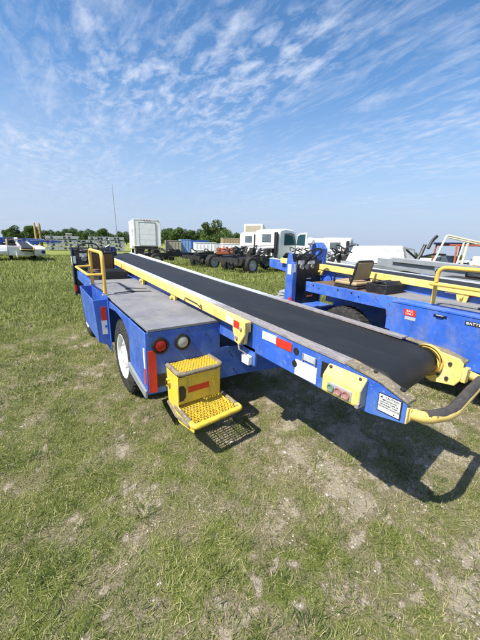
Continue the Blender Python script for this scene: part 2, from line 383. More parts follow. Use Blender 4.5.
    bx = MB(); bx.box(.16, .58, 2.74, 3.02, .905, 1.02); bx.prism([(2.76, 1.02), (2.80, 1.055), (2.86, 1.03), (2.93, 1.05), (3.0, 1.02)], 'x', .2, .54)
    bx.build('black_cover_box', 'black', root, .006, tf=tb)
    s_ = MB(); s_.box(.12, .48, 3.12, 3.50, .905, .94); s_.build('seat_base', 'dark', root, .006, tf=tb)
    s_ = MB(); s_.box(.12, .48, 3.14, 3.52, .945, 1.0); cu = s_.build('seat_cushion', sm, root, .02, tf=tb)
    Rb = Matrix.Translation((.30, 3.22, 1.0)) @ Matrix.Rotation(.22, 4, 'X')
    s_ = MB(); s_.box(-.165, .165, -.018, .018, .02, .27, Rb); bk = s_.build('seat_backrest', sm, root, .012, tf=tb)
    s_ = MB(); s_.tube([Rb @ Vector(p) for p in ((-.175, 0, -.06), (-.175, 0, .28), (.175, 0, .28), (.175, 0, -.06))], .014, 8, smooth=.05)
    s_.tube([(.11, 3.50, .98), (.10, 3.47, 1.08), (.10, 3.25, 1.08), (.11, 3.22, 1.0)], .012, 8, smooth=.05)
    s_.build('seat_frame', 'black', bk, tf=tb)
    # console
    cm = v.get('console', P)
    if not v.get('noconsole'): console(root, v, cm, tb)
    # ---- conveyor
    y_a, y_b = -1.45, 5.55
    cf = MB()
    cf.prism([(5.6, zb(5.6)-.16), (5.6, zb(5.6)+.006), (-1.30, zb(-1.30)+.006), (-1.49, .938), (-1.63, .896), (-1.63, .792), (-1.46, .757), (-1.2, .755), (.2, zb(.2)-.235), (4.6, zb(4.6)-.235)], 'x', .655, .672)
    cf.prism([(5.6, zb(5.6)-.16), (5.6, zb(5.6)-.02), (-1.30, zb(-1.30)-.012), (-1.57, .915), (-1.57, .792), (-1.40, .757), (-1.2, .755), (.2, zb(.2)-.235), (4.6, zb(4.6)-.235)], 'x', 1.412, 1.43)
    for y in np.arange(-1.0, 5.5, .65): cf.box(.672, 1.412, y, y+.05, zb(y)-.20, zb(y)-.14)
    cf.box(.655, .672, -.52, -.36, .66, .80)
    conv = cf.build('conveyor_frame', P, root, .0025)
    # belt loop
    R_ = .085; prof = []
    cz, cy = zb(y_a)-R_, y_a
    for i in range(13):
        a = PI/2+PI*i/12; prof.append((cy+math.cos(a)*R_, cz+math.sin(a)*R_))
    cy2, cz2 = y_b, zb(y_b)-R_
    for i in range(13):
        a = -PI/2+PI*i/12; prof.append((cy2+math.cos(a)*R_, cz2+math.sin(a)*R_))
    # insert sag points
    k = MB(); X = [.724+(.616)*i/10 for i in range(11)]
    full = []
    for a, b2 in zip(prof, prof[1:]+prof[:1]):
        L = math.hypot(b2[0]-a[0], b2[1]-a[1]); n = 40 if L > 2 else 1
        for i in range(n): full.append((a[0]+(b2[0]-a[0])*i/n, a[1]+(b2[1]-a[1])*i/n))
    skew = v.get('skew', 0.0)
    def bp(x, y, z):
        e = .004*math.sin(y*2.1+x*3)
        s_ = skew*(x-.66) if y < -1.0 else 0
        return (x, y+s_*min(1, (-y-1.0)/.3), z+(-e if z > zb(y)-R_ else 0)-(.006*math.sin(PI*(x-.724)/.616)))
    grid = [[k.bm.verts.new(bp(x, y, z)) for x in X] for y, z in full]
    for a, b2 in zip(grid, grid[1:]+grid[:1]):
        for i in range(10): k.bm.faces.new((a[i], a[i+1], b2[i+1], b2[i]))
    be = k.build('belt', 'belt', conv, sm=60); so = be.modifiers.new('t', 'SOLIDIFY'); so.thickness = .006
    k = MB(); k.tube([(.70, y_a+.012, cz), (1.36, y_a+.012+v.get('skew', 0)*.66, cz)], R_-.016, 28); k.build('end_roller', 'steel', conv)
    k = MB(); k.cyl((1.04, y_b, cz2), 'x', R_-.016, .70, 24); k.build('end_roller', 'steel', conv)
    # side strips
    k = MB()
    def strip(x0, x1, ya_, yb_, dz0, dz1, wav=0.0):
        n = 60; rs = []
        for i in range(n+1):
            y = ya_+(yb_-ya_)*i/n; w = wav*noise.noise((x0*9, y*3, 1))
            rs.append([k.bm.verts.new(p) for p in ((x0+w, y, zb(y)+dz0), (x1, y, zb(y)+dz1), (x1, y, zb(y)+dz1-.01), (x0+w, y, zb(y)+dz0-.012))])
        for a, b2 in zip(rs, rs[1:]):
            for j in range(4): k.bm.faces.new((a[j], a[(j+1) % 4], b2[(j+1) % 4], b2[j]))
        k.bm.faces.new(rs[0]); k.bm.faces.new(rs[-1][::-1])
    strip(.6505, .728, -1.30, 5.6, .012, .014, .003)
    strip(1.335, 1.412, -1.22, 5.6, .012, .010, .0)
    k.build('edge_strip', 'strip', conv)
    # worn end caps over the nose
    k = MB(); k.prism([(-1.30, .980), (-1.50, .948), (-1.637, .904), (-1.637, .889), (-1.50, .934), (-1.30, .962)], 'x', .650, .722)
    k.build('nose_cap', 'worn', conv, .004)
    k = MB(); k.prism([(-1.22, .965), (-1.46, .950), (-1.58, .918), (-1.58, .90), (-1.46, .935), (-1.22, .95)], 'x', 1.385, 1.436); k.build('nose_cap', 'worn', conv, .004)
    k = MB(); k.cyl((.70, -1.58, .926), (0, -.3, 1), .012, .016, 10); k.cyl((.70, -1.44, .960), (0, -.15, 1), .01, .01, 10); split_islands(k.build('cap_bolt', 'dark', conv))
    # yellow folded side rails
    def rail(x0, x1, y0_, y1_, lift=0.0, nm='folded_rail', m=None):
        q = MB(); t = lambda y: 1.030+.050*y+lift
        q.prism([(y0_, t(y0_)-.082), (y0_, t(y0_)), (y1_, t(y1_)), (y1_, t(y1_)-.095)], 'x', x0, x1)
        return q.build(nm, m or Y, root, .006)
    rl = rail(.592, .640, -.485, 5.2)
    rr_ = rail(1.442, 1.478, -.90, 5.2, -.035, m='cream' if Y == 'yellow' else Y)
    for y in (-.40, .95, 2.1, 3.2, 4.2):
        q = MB(); z = 1.03+.05*y
        q.prism([(y-.07, z-.07), (y+.07, z-.07), (y+.045, z-.17), (y-.045, z-.19)], 'x', .605, .632); q.cyl((.60, y, z-.12), 'x', .018, .05, 12)
        if y > 0: q.box(.632, .66, y-.03, y+.03, z-.15, z-.10)
        q.build('hinge_bracket', Y, rl, .003)
        q = MB(); q.cyl((1.46, y, z-.13), 'x', .02, .08, 12); q.build('hinge_pin', 'dark', rr_)
    q = MB()
    q.prism([(-.49, .91), (-.49, 1.005), (-.47, 1.008), (-.33, 1.008), (-.33, .92), (-.36, .83), (-.42, .815)], 'x', .575, .592); q.build('end_bracket', Y, rl, .004)
    for (a, b2, m) in ((-.42, -.345, 'red'), (-.335, -.21, 'label')):
        q = MB(); xx = .573 if m == 'red' else .5905
        q.prism([(a, 1.03+.05*a-.07), (a, 1.03+.05*a-.016), (b2, 1.03+.05*b2-.016), (b2, 1.03+.05*b2-.07)], 'x', xx, xx+.003); q.build('reflective_tape', m, rl)
    for (a, b2, m) in ((-.88, -.80, 'red'), (-.80, -.70, 'label')):
        q = MB(); t = lambda y: .9955+.05*y
        q.prism([(a, t(a)), (a, t(a)+.002), (b2, t(b2)+.002), (b2, t(b2))], 'x', 1.446, 1.474); q.build('reflective_tape', m, rr_)
    q = MB(); q.cyl((.572, -.445, .95), 'x', .012, .02, 10); q.cyl((.572, -.39, .87), 'x', .014, .02, 10); split_islands(q.build('bolt', 'steel', rl))
    q = MB(); pts = [(.585, -.40, .82), (.58, -.42, .78), (.61, -.43, .76), (.63, -.445, .74)]
    q.tube(pts, .006, 6); q.build('safety_chain', 'steel', rl)
    if v.get('rear'):
        q = MB(); q.tube([(.585, .62, .98), (.582, .58, .985), (.583, .56, 1.02), (.583, .30, 1.005), (.583, .24, .985), (.583, .22, 1.01), (.583, .20, .95)], .004, 6); q.build('wire', 'dark', rl)
        q = MB(); q.box(.615, .654, -.49, -.40, .665, .735); q.build('lamp_housing', 'label', root, .006)
    # tapes / labels on the left side plate
    def lab(ya_, yb_, z0, z1, m, nm, x=.651, dz=.0, th=.003, par=conv, bev=0):
        q = MB(); q.prism([(ya_, z0), (ya_, z1), (yb_, z1+dz), (yb_, z0+dz)], 'x', x, x+th+.001); return q.build(nm, m, par, bev)
    for y in (-.60, 2.3, 3.6):
        lab(y, y-.15, .918+.043*y*1.0+.015, .918+.043*y+.07, 'label', 'reflective_tape'); lab(y-.151, y-.30, .925+.043*y, .925+.043*y+.055, 'red', 'reflective_tape')
    if v.get('rear'):
        for y, z in ((-.94, .918), (-.935, .835)):
            q = MB(); q.cyl((.653, y, z), 'x', .022, .006, 20); q.build('access_hole', 'black', conv)
        lab(-.94, -1.115, .768, .868, 'label', 'blank_nameplate')
        lab(-1.0, -1.105, .885, .925, 'greylabel', 'data_plate', th=.006, x=.648, bev=.002)
        q = MB()
        for y in (-1.0, -1.10): q.tube([(.648, y, .885), (.642, y-.006, .88), (.642, y-.006, .93), (.648, y, .925)], .003, 6)
        split_islands(q.build('data_plate_clip', 'steel', conv))
        lab(-1.145, -1.21, .83, .925, 'black', 'cable_opening', th=.002, x=.6525)
        # warning plate
        lab(-1.500, -1.612, .803, .893, 'ink', 'plate_backing', x=.650); w_ = lab(-1.505, -1.607, .807, .889, 'label', 'warning_plate', x=.6475)
        rt = (PI/2, 0, -PI/2)
        text('CAUTION', .0145, (.6465, -1.568, .881), rt, 'ink', w_); q = MB(); q.prism([(-1.511, .875), (-1.525, .875), (-1.518, .886)], 'x', .646, .648); q.build('caution_triangle', 'ink', w_)
        for i, s_ in enumerate(('KEEP HANDS AND', 'CLOTHING CLEAR OF', 'MOVING BELT WHEN', 'CONVEYOR IS RUNNING')):
            text(s_, .0088, (.6465, -1.556, .867-.0115*i), rt, 'ink', w_)
        q = MB(); q.cyl((.6465, -1.585, .816), 'x', .003, .003, 8); q.build('plate_rivet', 'ink', w_)
        # control box
        q = MB(); ya_, yb_ = -1.205, -1.435
        q.prism([(.653, .935), (.640, .935), (.605, .895), (.595, .88), (.595, .795), (.605, .785), (.653, .785)], 'y', yb_, ya_)
        cb = q.build('control_box', Y, root, .006)
        q = MB(); q.prism([(.650, .925), (.640, .925), (.602, .878), (.602, .80), (.650, .79)], 'y', yb_-.003, yb_+.001); q.build('box_end_plate', 'greypaint', cb)
        q = MB(); q.box(.590, .596, -1.395, -1.245, .805, .860); q.build('button_bezel', 'alu', cb, .002)
        for y, m in ((-1.272, 'green_b'), (-1.320, 'red_b'), (-1.368, 'red_b')):
            q = MB(); q.lathe([(.021, 0), (.021, -.010), (.016, -.010), (.014, -.005), (.001, -.004)], (.590, y, .833), 'x', 20); q.build('button', m, cb)
        q = MB(); q.cyl((.630, -1.41, .925), (-1, 0, 1), .008, .014, 8); q.cyl((.630, -1.23, .925), (-1, 0, 1), .009, .02, 8); split_islands(q.build('bolt', 'dark', cb))
        q = MB(); q.box(.590, .61, -1.438, -1.42, .79, .81); q.build('hinge', 'steel', cb)
    # nose plates and bumper handle
    q = MB(); q.prism([(-1.33, .955), (-1.55, .925), (-1.575, .90), (-1.575, .80), (-1.55, .755), (-1.42, .735), (-1.34, .76)], 'x', 1.372, 1.388)
    q.lathe([(.10, 0), (.10, .035), (.085, .04), (.085, -.0)], (1.345, y_a+skew*.6, cz), 'x', 32)
    npl = q.build('nose_plate', 'yellow', conv, .004)
    q = MB()
    for y, z in ((-1.46, .895), (-1.51, .885), (-1.455, .80), (-1.505, .79)): q.cyl((1.368, y, z), 'x', .011, .014, 6)
    split_islands(q.build('bolt', 'dark', npl))
    q = MB(); q.box(.660, .70, -1.636, -1.622, .79, .87); q.box(.68, .70, -1.64, -1.56, .80, .86); q.box(1.372, 1.42, -1.60, -1.575, .79, .88); split_islands(q.build('handle_bracket', 'yellow', conv, .004))
    hp = v.get('handle', [(.685, -1.60, .835), (.74, -1.672, .815), (.90, -1.715, .80), (1.49, -1.645, .80), (1.425, -1.56, .835)])
    q = MB(); q.tube(hp, .0265, 16, smooth=.12); hd = q.build('bumper_handle', 'handle', root)
    pl = [p+Vector((0, .004, .007)) for p in fillet([Vector(p) for p in hp], .12)]
    q = MB(); mid = pl[4:-4]; mid = [a.lerp(b2, t/6) for a, b2 in zip(mid, mid[1:]) for t in range(6)]
    # split wrap: rubber covers the upper/outer side of the bar
    q.tube(mid, [.0268+.0024*noise.noise(p*16) for p in mid], 16); q.build('rubber_wrap', 'wrap', hd)
    # ---- rear step
    if v.get('step'):
        def tread(z, xl, xr, yb_, yf, sk, nm, rimm, par):
            P2 = lambda x, y: Vector((x, y+sk*(x-xl), z))
            ring = [P2(xl, yb_), P2(xl, yf), P2(xr, yf), P2(xr, yb_)]
            q = MB(); q.tube(ring, .019, 12, smooth=.06); q.tube([P2(xl, yb_), P2(xr, yb_)], .012, 8)
            o = q.build(nm, rimm, par)
            g_ = MB(); n = 11
            for i in range(n):
                y = yb_+(yf-yb_)*(i+.7)/(n+.4); xs = np.linspace(xl+.015, xr-.015, 29)
                r = []
                for j, x in enumerate(xs):
                    w = .007*math.cos(PI*j+PI*i); p = P2(x, y+w)
                    r.append([g_.bm.verts.new(p+Vector(o2)) for o2 in ((0, -.002, -.006), (0, .002, -.006), (0, .002, .008+.003*(j % 2)), (0, -.002, .008+.003*(j % 2)))])
                for a, b2 in zip(r, r[1:]):
                    for jj in range(4): g_.bm.faces.new((a[jj], a[(jj+1) % 4], b2[(jj+1) % 4], b2[jj]))
            for j in range(4):
                x = xl+(xr-xl)*(j+1)/5; g_.bar(P2(x, yb_)-Vector((0, 0, .003)), P2(x, yf)-Vector((0, 0, .003)), .005, .006)
            g_.build('tread_grating', 'yellow_step', o); return o
        st = MB()
        st.prism([(-.0, .575), (-.235, .575), (-.225, .33), (-.50, .285), (-.50, .262), (-.235, .20), (-.02, .30)], 'x', .158, .166)
        st.prism([(.0, .575), (-.20, .575), (-.16, .34), (-.40, .30), (-.40, .275), (-.18, .22), (-.01, .30)], 'x', .540, .548)
        fr = st.build('step_frame', 'yellow_step', root, .003); split_islands(fr)
        q = MB(); pl2 = lambda x, z: (x, -.232+(.57-z)*-.02+.06*(x-.16)-(-.04)*(.57-z), z)
        a = [pl2(.168, .565), pl2(.538, .565), pl2(.538, .345), pl2(.168, .345)]
        vs = [q.bm.verts.new(p) for p in a]+[q.bm.verts.new((p[0], p[1]+.006, p[2])) for p in a]
        for f in ((0, 1, 2, 3), (7, 6, 5, 4), (0, 4, 5, 1), (1, 5, 6, 2), (2, 6, 7, 3), (3, 7, 4, 0)): q.bm.faces.new([vs[i] for i in f])
        q.build('riser', 'yellow_step', fr)
        def onr(x0, x1, z0, z1, m, nm, off=.003):
            q = MB(); q.prism([(x0, z0), (x1, z0), (x1, z1), (x0, z1)], 'y', -off, 0)
            for vv in q.bm.verts: vv.co.y += pl2(vv.co.x, vv.co.z)[1]
            return q.build(nm, m, fr)
        onr(.245, .43, .425, .475, 'red', 'reflective_strip')
        # recess openings
        q = MB(); q.prism([(.17, .37), (.20, .37), (.222, .395), (.226, .46), (.205, .495), (.17, .50)], 'y', -.003, 0)
        for vv in q.bm.verts: vv.co.y += pl2(vv.co.x, vv.co.z)[1]
        q.build('hand_hole', 'black', fr)
        q = MB(); q.prism([(.475+.011*math.cos(t), .455+.05*math.sin(t)) for t in [2*PI*i/20 for i in range(20)]], 'y', -.012, 0)
        for vv in q.bm.verts: vv.co.y += pl2(vv.co.x, vv.co.z)[1]
        q.build('slot_lip', 'yellow_step', fr)
        tread(.60, .165, .545, -.005, -.255, .05, 'upper_tread', 'worn', root)
        lo = tread(.305, .165, .585, -.16, -.50, .12, 'lower_tread', 'worn', root)
        q = MB(); q.tube([Vector((.166, -.44, .305)), Vector((.166, -.500, .305)), Vector((.585, -.450, .305)), Vector((.585, -.40, .305))], .0212, 14, smooth=.055); q.build('tread_nosing', 'yellow_step', lo)
        q = MB(); q.cyl((.150, -.06, .47), 'x', .022, .03, 12); q.box(.135, .158, -.075, -.045, .44, .50); q.build('latch_knob', 'yellow_step', fr)
        q = MB(); q.tube([(.152, -.03, .29), (.152, -.2, .245), (.155, -.44, .285)], .013, 8); q.build('lower_edge_guard', 'worn', fr)
    if v.get('pontoon'):
        q = MB(); q.prism([(-.9, .35), (-1.0, .55), (-1.0, .85), (-.8, .95), (2.2, 1.0), (2.2, .35)], 'x', 1.45, 2.1); q.build('right_body', P, root, .05)
        q = MB(); q.cyl((1.95, -1.0, .62), 'y', .12, .04, 20); q.build('head_light', 'navy', root)
        q = MB(); q.prism([(-1.0, .30), (-.97, .26), (-.1, .6), (-.15, .65)], 'x', .4, .44); q.build('step_bar', 'alu', root)
        q = MB(); q.prism([(.0, .40), (-.12, .6), (.0, .95), (2.5, 1.0), (2.5, .40)], 'x', -1.7, -.01); q.build('left_body', P, root, .05)
        q = MB(); q.box(-1.1, -.5, -.09, -.02, .52, .72); q.build('grille', 'black', root)
    return root

L1 = belt_loader('belt_loader', (0, 0, 0), 0, 'blue belt loader in the foreground with a yellow fold-down step at its rear', 'belt loader', 'belt loaders parked on the grass',
                 dict(rear=True, step=True, skew=.12, flange=False, console='navy'))  # navy console: shade on its rear side is put into the colour
L2 = belt_loader('belt_loader', (2.744, -2.9, 0), 0, 'blue belt loader parked alongside, tan seat, red sticker on its battery box', 'belt loader', 'belt loaders parked on the grass',
                 dict(paint='blue2', bin=(1.2, 2.47), lid=True, stickers=True, rusty=True, seat='tan', rail=(1.05, 2.14), rail_top=1.36, jumble=True))
# ------------------------------------------------------------------ far loaders
L3 = belt_loader('belt_loader', (-1.95, 24.4, 0), .06, 'white belt loader with a black belt far off on the left grass', 'belt loader', 'belt loaders parked on the grass',
                 dict(paint='whitepaint', accent='whitepaint', console='whitepaint', pontoon=True, seat='black', rim='dark'))
L4 = belt_loader('belt_loader', (.3, 31.5, 0), PI/2+.05, 'dark blue belt loader standing crosswise behind the far white one', 'belt loader', 'belt loaders parked on the grass',
                 dict(paint='blue', accent='blue', rim='dark'))

for ch in list(C.objects):
    if ch.parent == L4 and ch.name.split('.')[0] in ('conveyor_frame', 'folded_rail'): ch.location.z += .40
q = MB()
for y in (.6, 4.4): q.box(.75, .85, y, y+.1, .5, 1.3); q.box(1.25, 1.35, y, y+.1, .5, 1.3)
split_islands(q.build('lift_leg', 'blue', L4))
q = MB(); q.box(.64, .652, .2, 4.9, 1.0, 1.5); q.build('side_cover', 'blue', L4)
q = MB(); q.box(.628, .636, -.2, 1.2, 1.32, 1.50); split_islands(q.build('side_label', 'label', L4))
q = MB(); q.box(.628, .636, 1.4, 2.9, 1.36, 1.50); q.build('side_stripe', 'red_b', L4)

# ------------------------------------------------------------------ background vehicles
def box_truck():
    r = empty('box_truck', (8.75, 27.6, 0), -.17, 'white box truck with a closed roller door seen from behind', 'truck')
    q = MB(); q.box(-1.22, 1.22, 0, 5.2, 1.0, 3.47); q.build('cargo_box', 'white', r, .03)
    q = MB(); q.box(-1.23, 1.23, -.02, .06, 1.0, 1.08); q.box(-1.23, 1.23, -.02, .06, 3.38, 3.485); q.box(-1.235, -1.12, -.02, .06, 1.08, 3.38); q.box(1.12, 1.235, -.02, .06, 1.08, 3.38); q.build('rear_frame', 'whitepaint', r, .01)
    q = MB(); q.box(-.72, .72, -.05, -.03, 1.1, 3.12); dr = q.build('roller_door', 'white', r)
    q = MB()
    for i in range(3): q.box(-.71, .71, -.053, -.0505, 1.6+i*.5, 1.606+i*.5)
    q.build('door_seam', 'greypaint', dr)
    q = MB(); q.box(-.78, -.72, -.05, 0, 1.08, 3.2); q.box(.72, .78, -.05, 0, 1.08, 3.2); q.box(-.78, .78, -.05, 0, 3.13, 3.22); q.build('door_frame', 'greypaint', r)
    for x in (-.25, 0, .25, 1.0):
        q = MB(); q.box(x-.06, x+.06, -.05, -.02, 3.36, 3.42); q.build('marker_lamp', 'redlens', r)
    q = MB(); q.box(-1.24, -1.235, .9, 2.3, 2.3, 2.62); q.box(-1.24, -1.235, 1.0, 2.0, 2.02, 2.16); q.build('faded_side_panel', 'greylabel', r)
    q = MB(); q.box(-.45, -.33, -.1, 7.2, .62, .86); q.box(.33, .45, -.1, 7.2, .62, .86); q.box(-1.15, 1.15, -.12, .0, .72, .9); q.box(-1.1, 1.1, -.2, -.1, .5, .6); q.box(-1.0, 1.0, .3, 2.4, .9, 1.0); q.build('chassis', 'dark', r)
    q = MB(); q.box(-1.05, -.4, -.02, .02, .3, .75); q.box(.4, 1.05, -.02, .02, .3, .75); q.build('mud_flap', 'black', r)
    for x, s in ((-.92, -1), (.92, 1)):
        wheel(r, Vector((x, 1.3, .48)), .48, .42, s, 'white'); wheel(r, Vector((x, 6.0, .46)), .46, .26, s, 'white')
    q = MB(); q.prism([(5.35, .6), (5.35, 2.45), (5.7, 2.6), (6.6, 2.5), (7.0, 1.6), (7.3, 1.3), (7.3, .6)], 'x', -1.08, 1.08); q.build('cab', 'white', r, .08)
    q = MB(); q.box(-1.35, -1.15, 6.5, 6.6, 1.6, 2.1); q.build('mirror', 'black', r)
box_truck()

def cab_truck(loc, rz, label, L=4.2, door_open=False, fairing=False, n=0, sc=.92):
    """cab-over truck, +y forward, cab at the front, bare chassis behind"""
    r = empty('cab_truck', loc, rz, label, 'truck', 'bare chassis trucks with white cabs'); r.scale = (sc, sc, sc)
    q = MB(); q.box(-.42, -.34, -L, 1.6, .58, .80); q.box(.34, .42, -L, 1.6, .58, .80)
    for i in range(6): q.box(-.34, .34, -L+.3+i*.8, -L+.36+i*.8, .62, .76)
    q.box(-.9, .9, -L-.05, -L+.05, .55, .75)
    q.build('chassis', 'dark', r)
    rd = random.Random(n); q = MB()
    for i in range(26):
        a = Vector((rd.uniform(-.8, .85), rd.uniform(-1.5, .1), rd.uniform(.45, 1.15)))
        if i % 3: q.tube([a, a+Vector((rd.uniform(-.3, .3), rd.uniform(-.3, .3), rd.uniform(-.1, .35))), a+Vector((rd.uniform(-.4, .4), rd.uniform(-.5, .4), rd.uniform(-.2, .3)))], rd.uniform(.02, .06), 6, smooth=.1)
        else: q.box(a.x-.1, a.x+.14, a.y-.12, a.y+.12, a.z-.1, a.z+.14)
    for i in range(3): q.box(.42, .82, -1.2-i*.5, -.85-i*.5, .45, .78)
    q.cyl((.6, -2.2, .6), 'y', .2, .7, 14)
    q.build('engine_gear', 'dark', r, .01)
    q = MB()
    for i in range(6):
        a = Vector((rd.uniform(-.6, .8), rd.uniform(-.9, -.05), rd.uniform(.7, 1.05))); q.cyl(a, 'x', rd.uniform(.06, .12), .12, 12)
    q.build('engine_part', 'alu', r)
    for x, s in ((-.78, -1), (.78, 1)):
        wheel(r, Vector((x, -L+.9, .41)), .41, .34, s, 'alu'); wheel(r, Vector((x, .85, .41)), .41, .24, s, 'alu')
    q = MB(); q.cyl((0, -L+.9, .41), 'x', .09, 1.4, 10); q.cyl((0, -L+.9, .41), 'x', .2, .3, 12); q.build('rear_axle', 'dark', r)
    # cab
    q = MB()
    q.prism([(0, .92), (.0, 2.0), (.10, 2.12), (.5, 2.2), (1.1, 2.16), (1.35, 2.05), (1.62, 1.38), (1.66, .62), (1.25, .62), (1.22, .80), (1.05, .95), (.6, .95), (.42, .80), (.40, .70), (.0, .70)], 'x', -.86, .86)
    cab = q.build('cab', 'white', r, .05)
    q = MB(); q.box(-.35, .30, -.012, .03, 1.50, 1.92); q.build('window_frame', 'black', cab, .02)
    q = MB(); q.box(-.32, .27, -.020, -.013, 1.53, 1.89); q.build('rear_window', 'cabglass', cab, .002)
    q = MB()
    for z in (1.18, 1.26, 1.34): q.box(-.8, .6, -.012, .005, z, z+.02)
    q.build('pressing_line', 'greypaint', cab)
    for s in (-1, 1):
        q = MB(); q.prism([(.40, 1.36), (.40, 1.98), (.95, 2.0), (1.22, 1.94), (1.46, 1.38)], 'x', s*.862, s*.872); q.build('side_window', 'tealglass', cab, .003)
        if not (door_open and s == 1):
            q = MB()
            for y in (.34, 1.40): q.box(s*.862, s*.868, y, y+.015, .95, 1.36)
            q.build('door_seam', 'black', cab)
            q = MB(); q.box(s*.862, s*.885, .42, .56, 1.20, 1.24); q.build('door_handle', 'black', cab)
        q = MB(); q.tube([(s*.86, 1.5, 1.9), (s*1.1, 1.6, 1.85), (s*1.1, 1.6, 1.4), (s*.86, 1.55, 1.3)], .014, 6); q.box(s*1.04, s*1.16, 1.58, 1.62, 1.42, 1.82); q.build('mirror', 'black', cab)
    q = MB(); q.prism([(1.385, 2.0), (1.40, 2.0), (1.64, 1.40), (1.62, 1.40)], 'x', -.75, .75); q.build('windscreen', 'tealglass', cab)
    q = MB(); q.box(.66, .84, -.20, -.06, .95, 2.02); q.cyl((.75, -.13, .95), 'z', .07, .4, 10); q.build('air_intake', 'black', r, .03)
    if door_open:
        d = MB(); Rd = Matrix.Translation((.87, 1.40, 0)) @ Matrix.Rotation(1.15, 4, 'Z')
        d.prism([(-1.02, .78), (-1.02, 2.0), (-.4, 2.0), (-.12, 1.9), (.0, 1.4), (.0, .78)], 'x', 0, .06)
        for vv in d.bm.verts: vv.co = Rd @ vv.co
        do = d.build('door', 'white', r, .02)
        d = MB(); d.prism([(-.95, 1.36), (-.95, 1.93), (-.42, 1.93), (-.18, 1.84), (-.06, 1.38)], 'x', -.006, .066)
        for vv in d.bm.verts: vv.co = Rd @ vv.co
        d.build('door_window', 'tealglass', do)
    if fairing:
        q = MB(); q.prism([(-.0, 2.1), (-.0, 3.15), (.2, 3.2), (1.2, 2.6), (1.4, 2.1)], 'x', -.85, .85); q.build('roof_fairing', 'white', r, .05)
        q = MB(); q.box(-.7, .7, -.03, -.002, 2.3, 3.05); q.build('fairing_recess', 'beige', r, .01)
    return r
# ------------------------------------------------------------------ terrain and placement
CAM = Vector((-.63, -2.206, 1.563)); YAW, PITCH, ROLL, FPX = .596, .251, .021, 303.045
def ground_z(x, y):
    dx, dy = x-CAM.x, y-CAM.y; r = math.hypot(dx, dy); az = math.degrees(math.atan2(dx, dy))
    if az < -90: az += 360
    t = min(1, max(0, (az-15)/57)); t2 = t*t*(3-2*t)
    if az > 120: t2 *= max(0, 1-(az-120)/60)
    return -.040*t2*max(0, r-6.5)*min(1, max(0, r-6.5)/8)
def spot(u, depth):
    """ground point on the bearing of picture column u, depth metres ahead"""
    az = YAW+math.atan((u-240)/FPX*math.cos(PITCH)); r = depth/math.cos(az-YAW)
    x, y = CAM.x+math.sin(az)*r, CAM.y+math.cos(az)*r
    return (x, y, ground_z(x, y))

cab_truck(spot(265, 20), -math.radians(80), 'white cab truck with its door open, nearest of the bare chassis trucks', 2.9, True, n=1, sc=1.2)
cab_truck(spot(247, 23.5), -math.radians(82), 'white cab truck on a long chassis, left of the one with the open door', 4.4, n=2, sc=1.16)
cab_truck(spot(251, 29), -math.radians(60), 'white cab truck with a tall roof fairing lined in beige', 4.0, fairing=True, n=3, sc=1.1)
cab_truck(spot(316, 25), -math.radians(62), 'white cab truck just left of the steering gear of the second loader', 3.5, n=4, sc=1.12)
cab_truck(spot(334, 22), -math.radians(62), 'white cab truck partly hidden behind the twisted black control gear', 3.5, n=5, sc=1.12)

def bare_chassis():
    r = empty('bare_chassis', spot(196, 22.5), -math.radians(84), 'black truck frame without a cab lying left of the large wheel', 'truck frame')
    q = MB(); q.box(-.42, -.32, -5.2, 1.0, .6, .84); q.box(.32, .42, -5.2, 1.0, .6, .84)
    for i in range(7): q.box(-.32, .32, -5+i*.9, -4.92+i*.9, .64, .8)
    q.build('frame', 'dark', r)
    q = MB(); rd = random.Random(9)
    for i in range(16):
        a = Vector((rd.uniform(-.6, .6), rd.uniform(-4.5, .8), rd.uniform(.4, 1.0))); q.box(a.x-.12, a.x+.12, a.y-.18, a.y+.18, a.z-.1, a.z+.12)
    for i in range(7):
        a = Vector((rd.uniform(-.5, .5), rd.uniform(-3, .8), .8)); q.tube([a, a+Vector((rd.uniform(-.3, .3), .2, .35)), a+Vector((.1, .5, .1))], .04, 6, smooth=.1)
    split_islands(q.build('running_gear', 'dark', r, .02))
    for x, s in ((-.8, -1), (.8, 1)): wheel(r, Vector((x, -3.6, .42)), .42, .3, s, 'alu')
bare_chassis()

# grey dolly stacks in front of the tree line
def dolly(L):
    r = empty('flat_dolly', (0, 0, 0), 0)
    q = MB(); q.box(-L/2, L/2, -.9, .9, .26, .34)
    for i in range(5): q.box(-L/2+.1+i*(L-.3)/4, -L/2+.2+i*(L-.3)/4, -.92, .92, .20, .26)
    q.box(-L/2, L/2, -.95, -.90, .10, .45); q.box(-L/2, L/2, .90, .95, .10, .45)
    q.build('platform', 'alu', r)
    for x in (-L/2+.05, -L/6, L/6, L/2-.05): q = MB(); q.box(x-.05, x+.05, -.96, -.88, .02, .50); q.build('corner_post', 'alu', r)
    for x in (-L/2+.5, L/2-.5):
        for y in (-.7, .7):
            q = MB(); q.lathe([(.001, -.05), (.08, -.05), (.12, -.03), (.12, .03), (.08, .05), (.001, .05)], (x, y, .12), 'x' if False else 'y', 14); q.build('wheel', 'tyre', r)
    q = MB(); q.box(-L/2+.3, L/2-.3, -.5, .5, .10, .16); [q.box(L*f-.12, L*f+.14, -.97, -.955, .16, .38) for f in (-.31, .07, .22)]; q.build('under_tray_and_gap_shade', 'dark', r)  # tray, plus dark squares on the side panel painting the shaded gaps
    return r
protos = {}
stack_names = ['the long stack at the left', 'the short stack beside the long one', 'the stack behind the front loader console', 'the stack by the box truck']
lev = ['bottom', 'second', 'third', 'topmost']
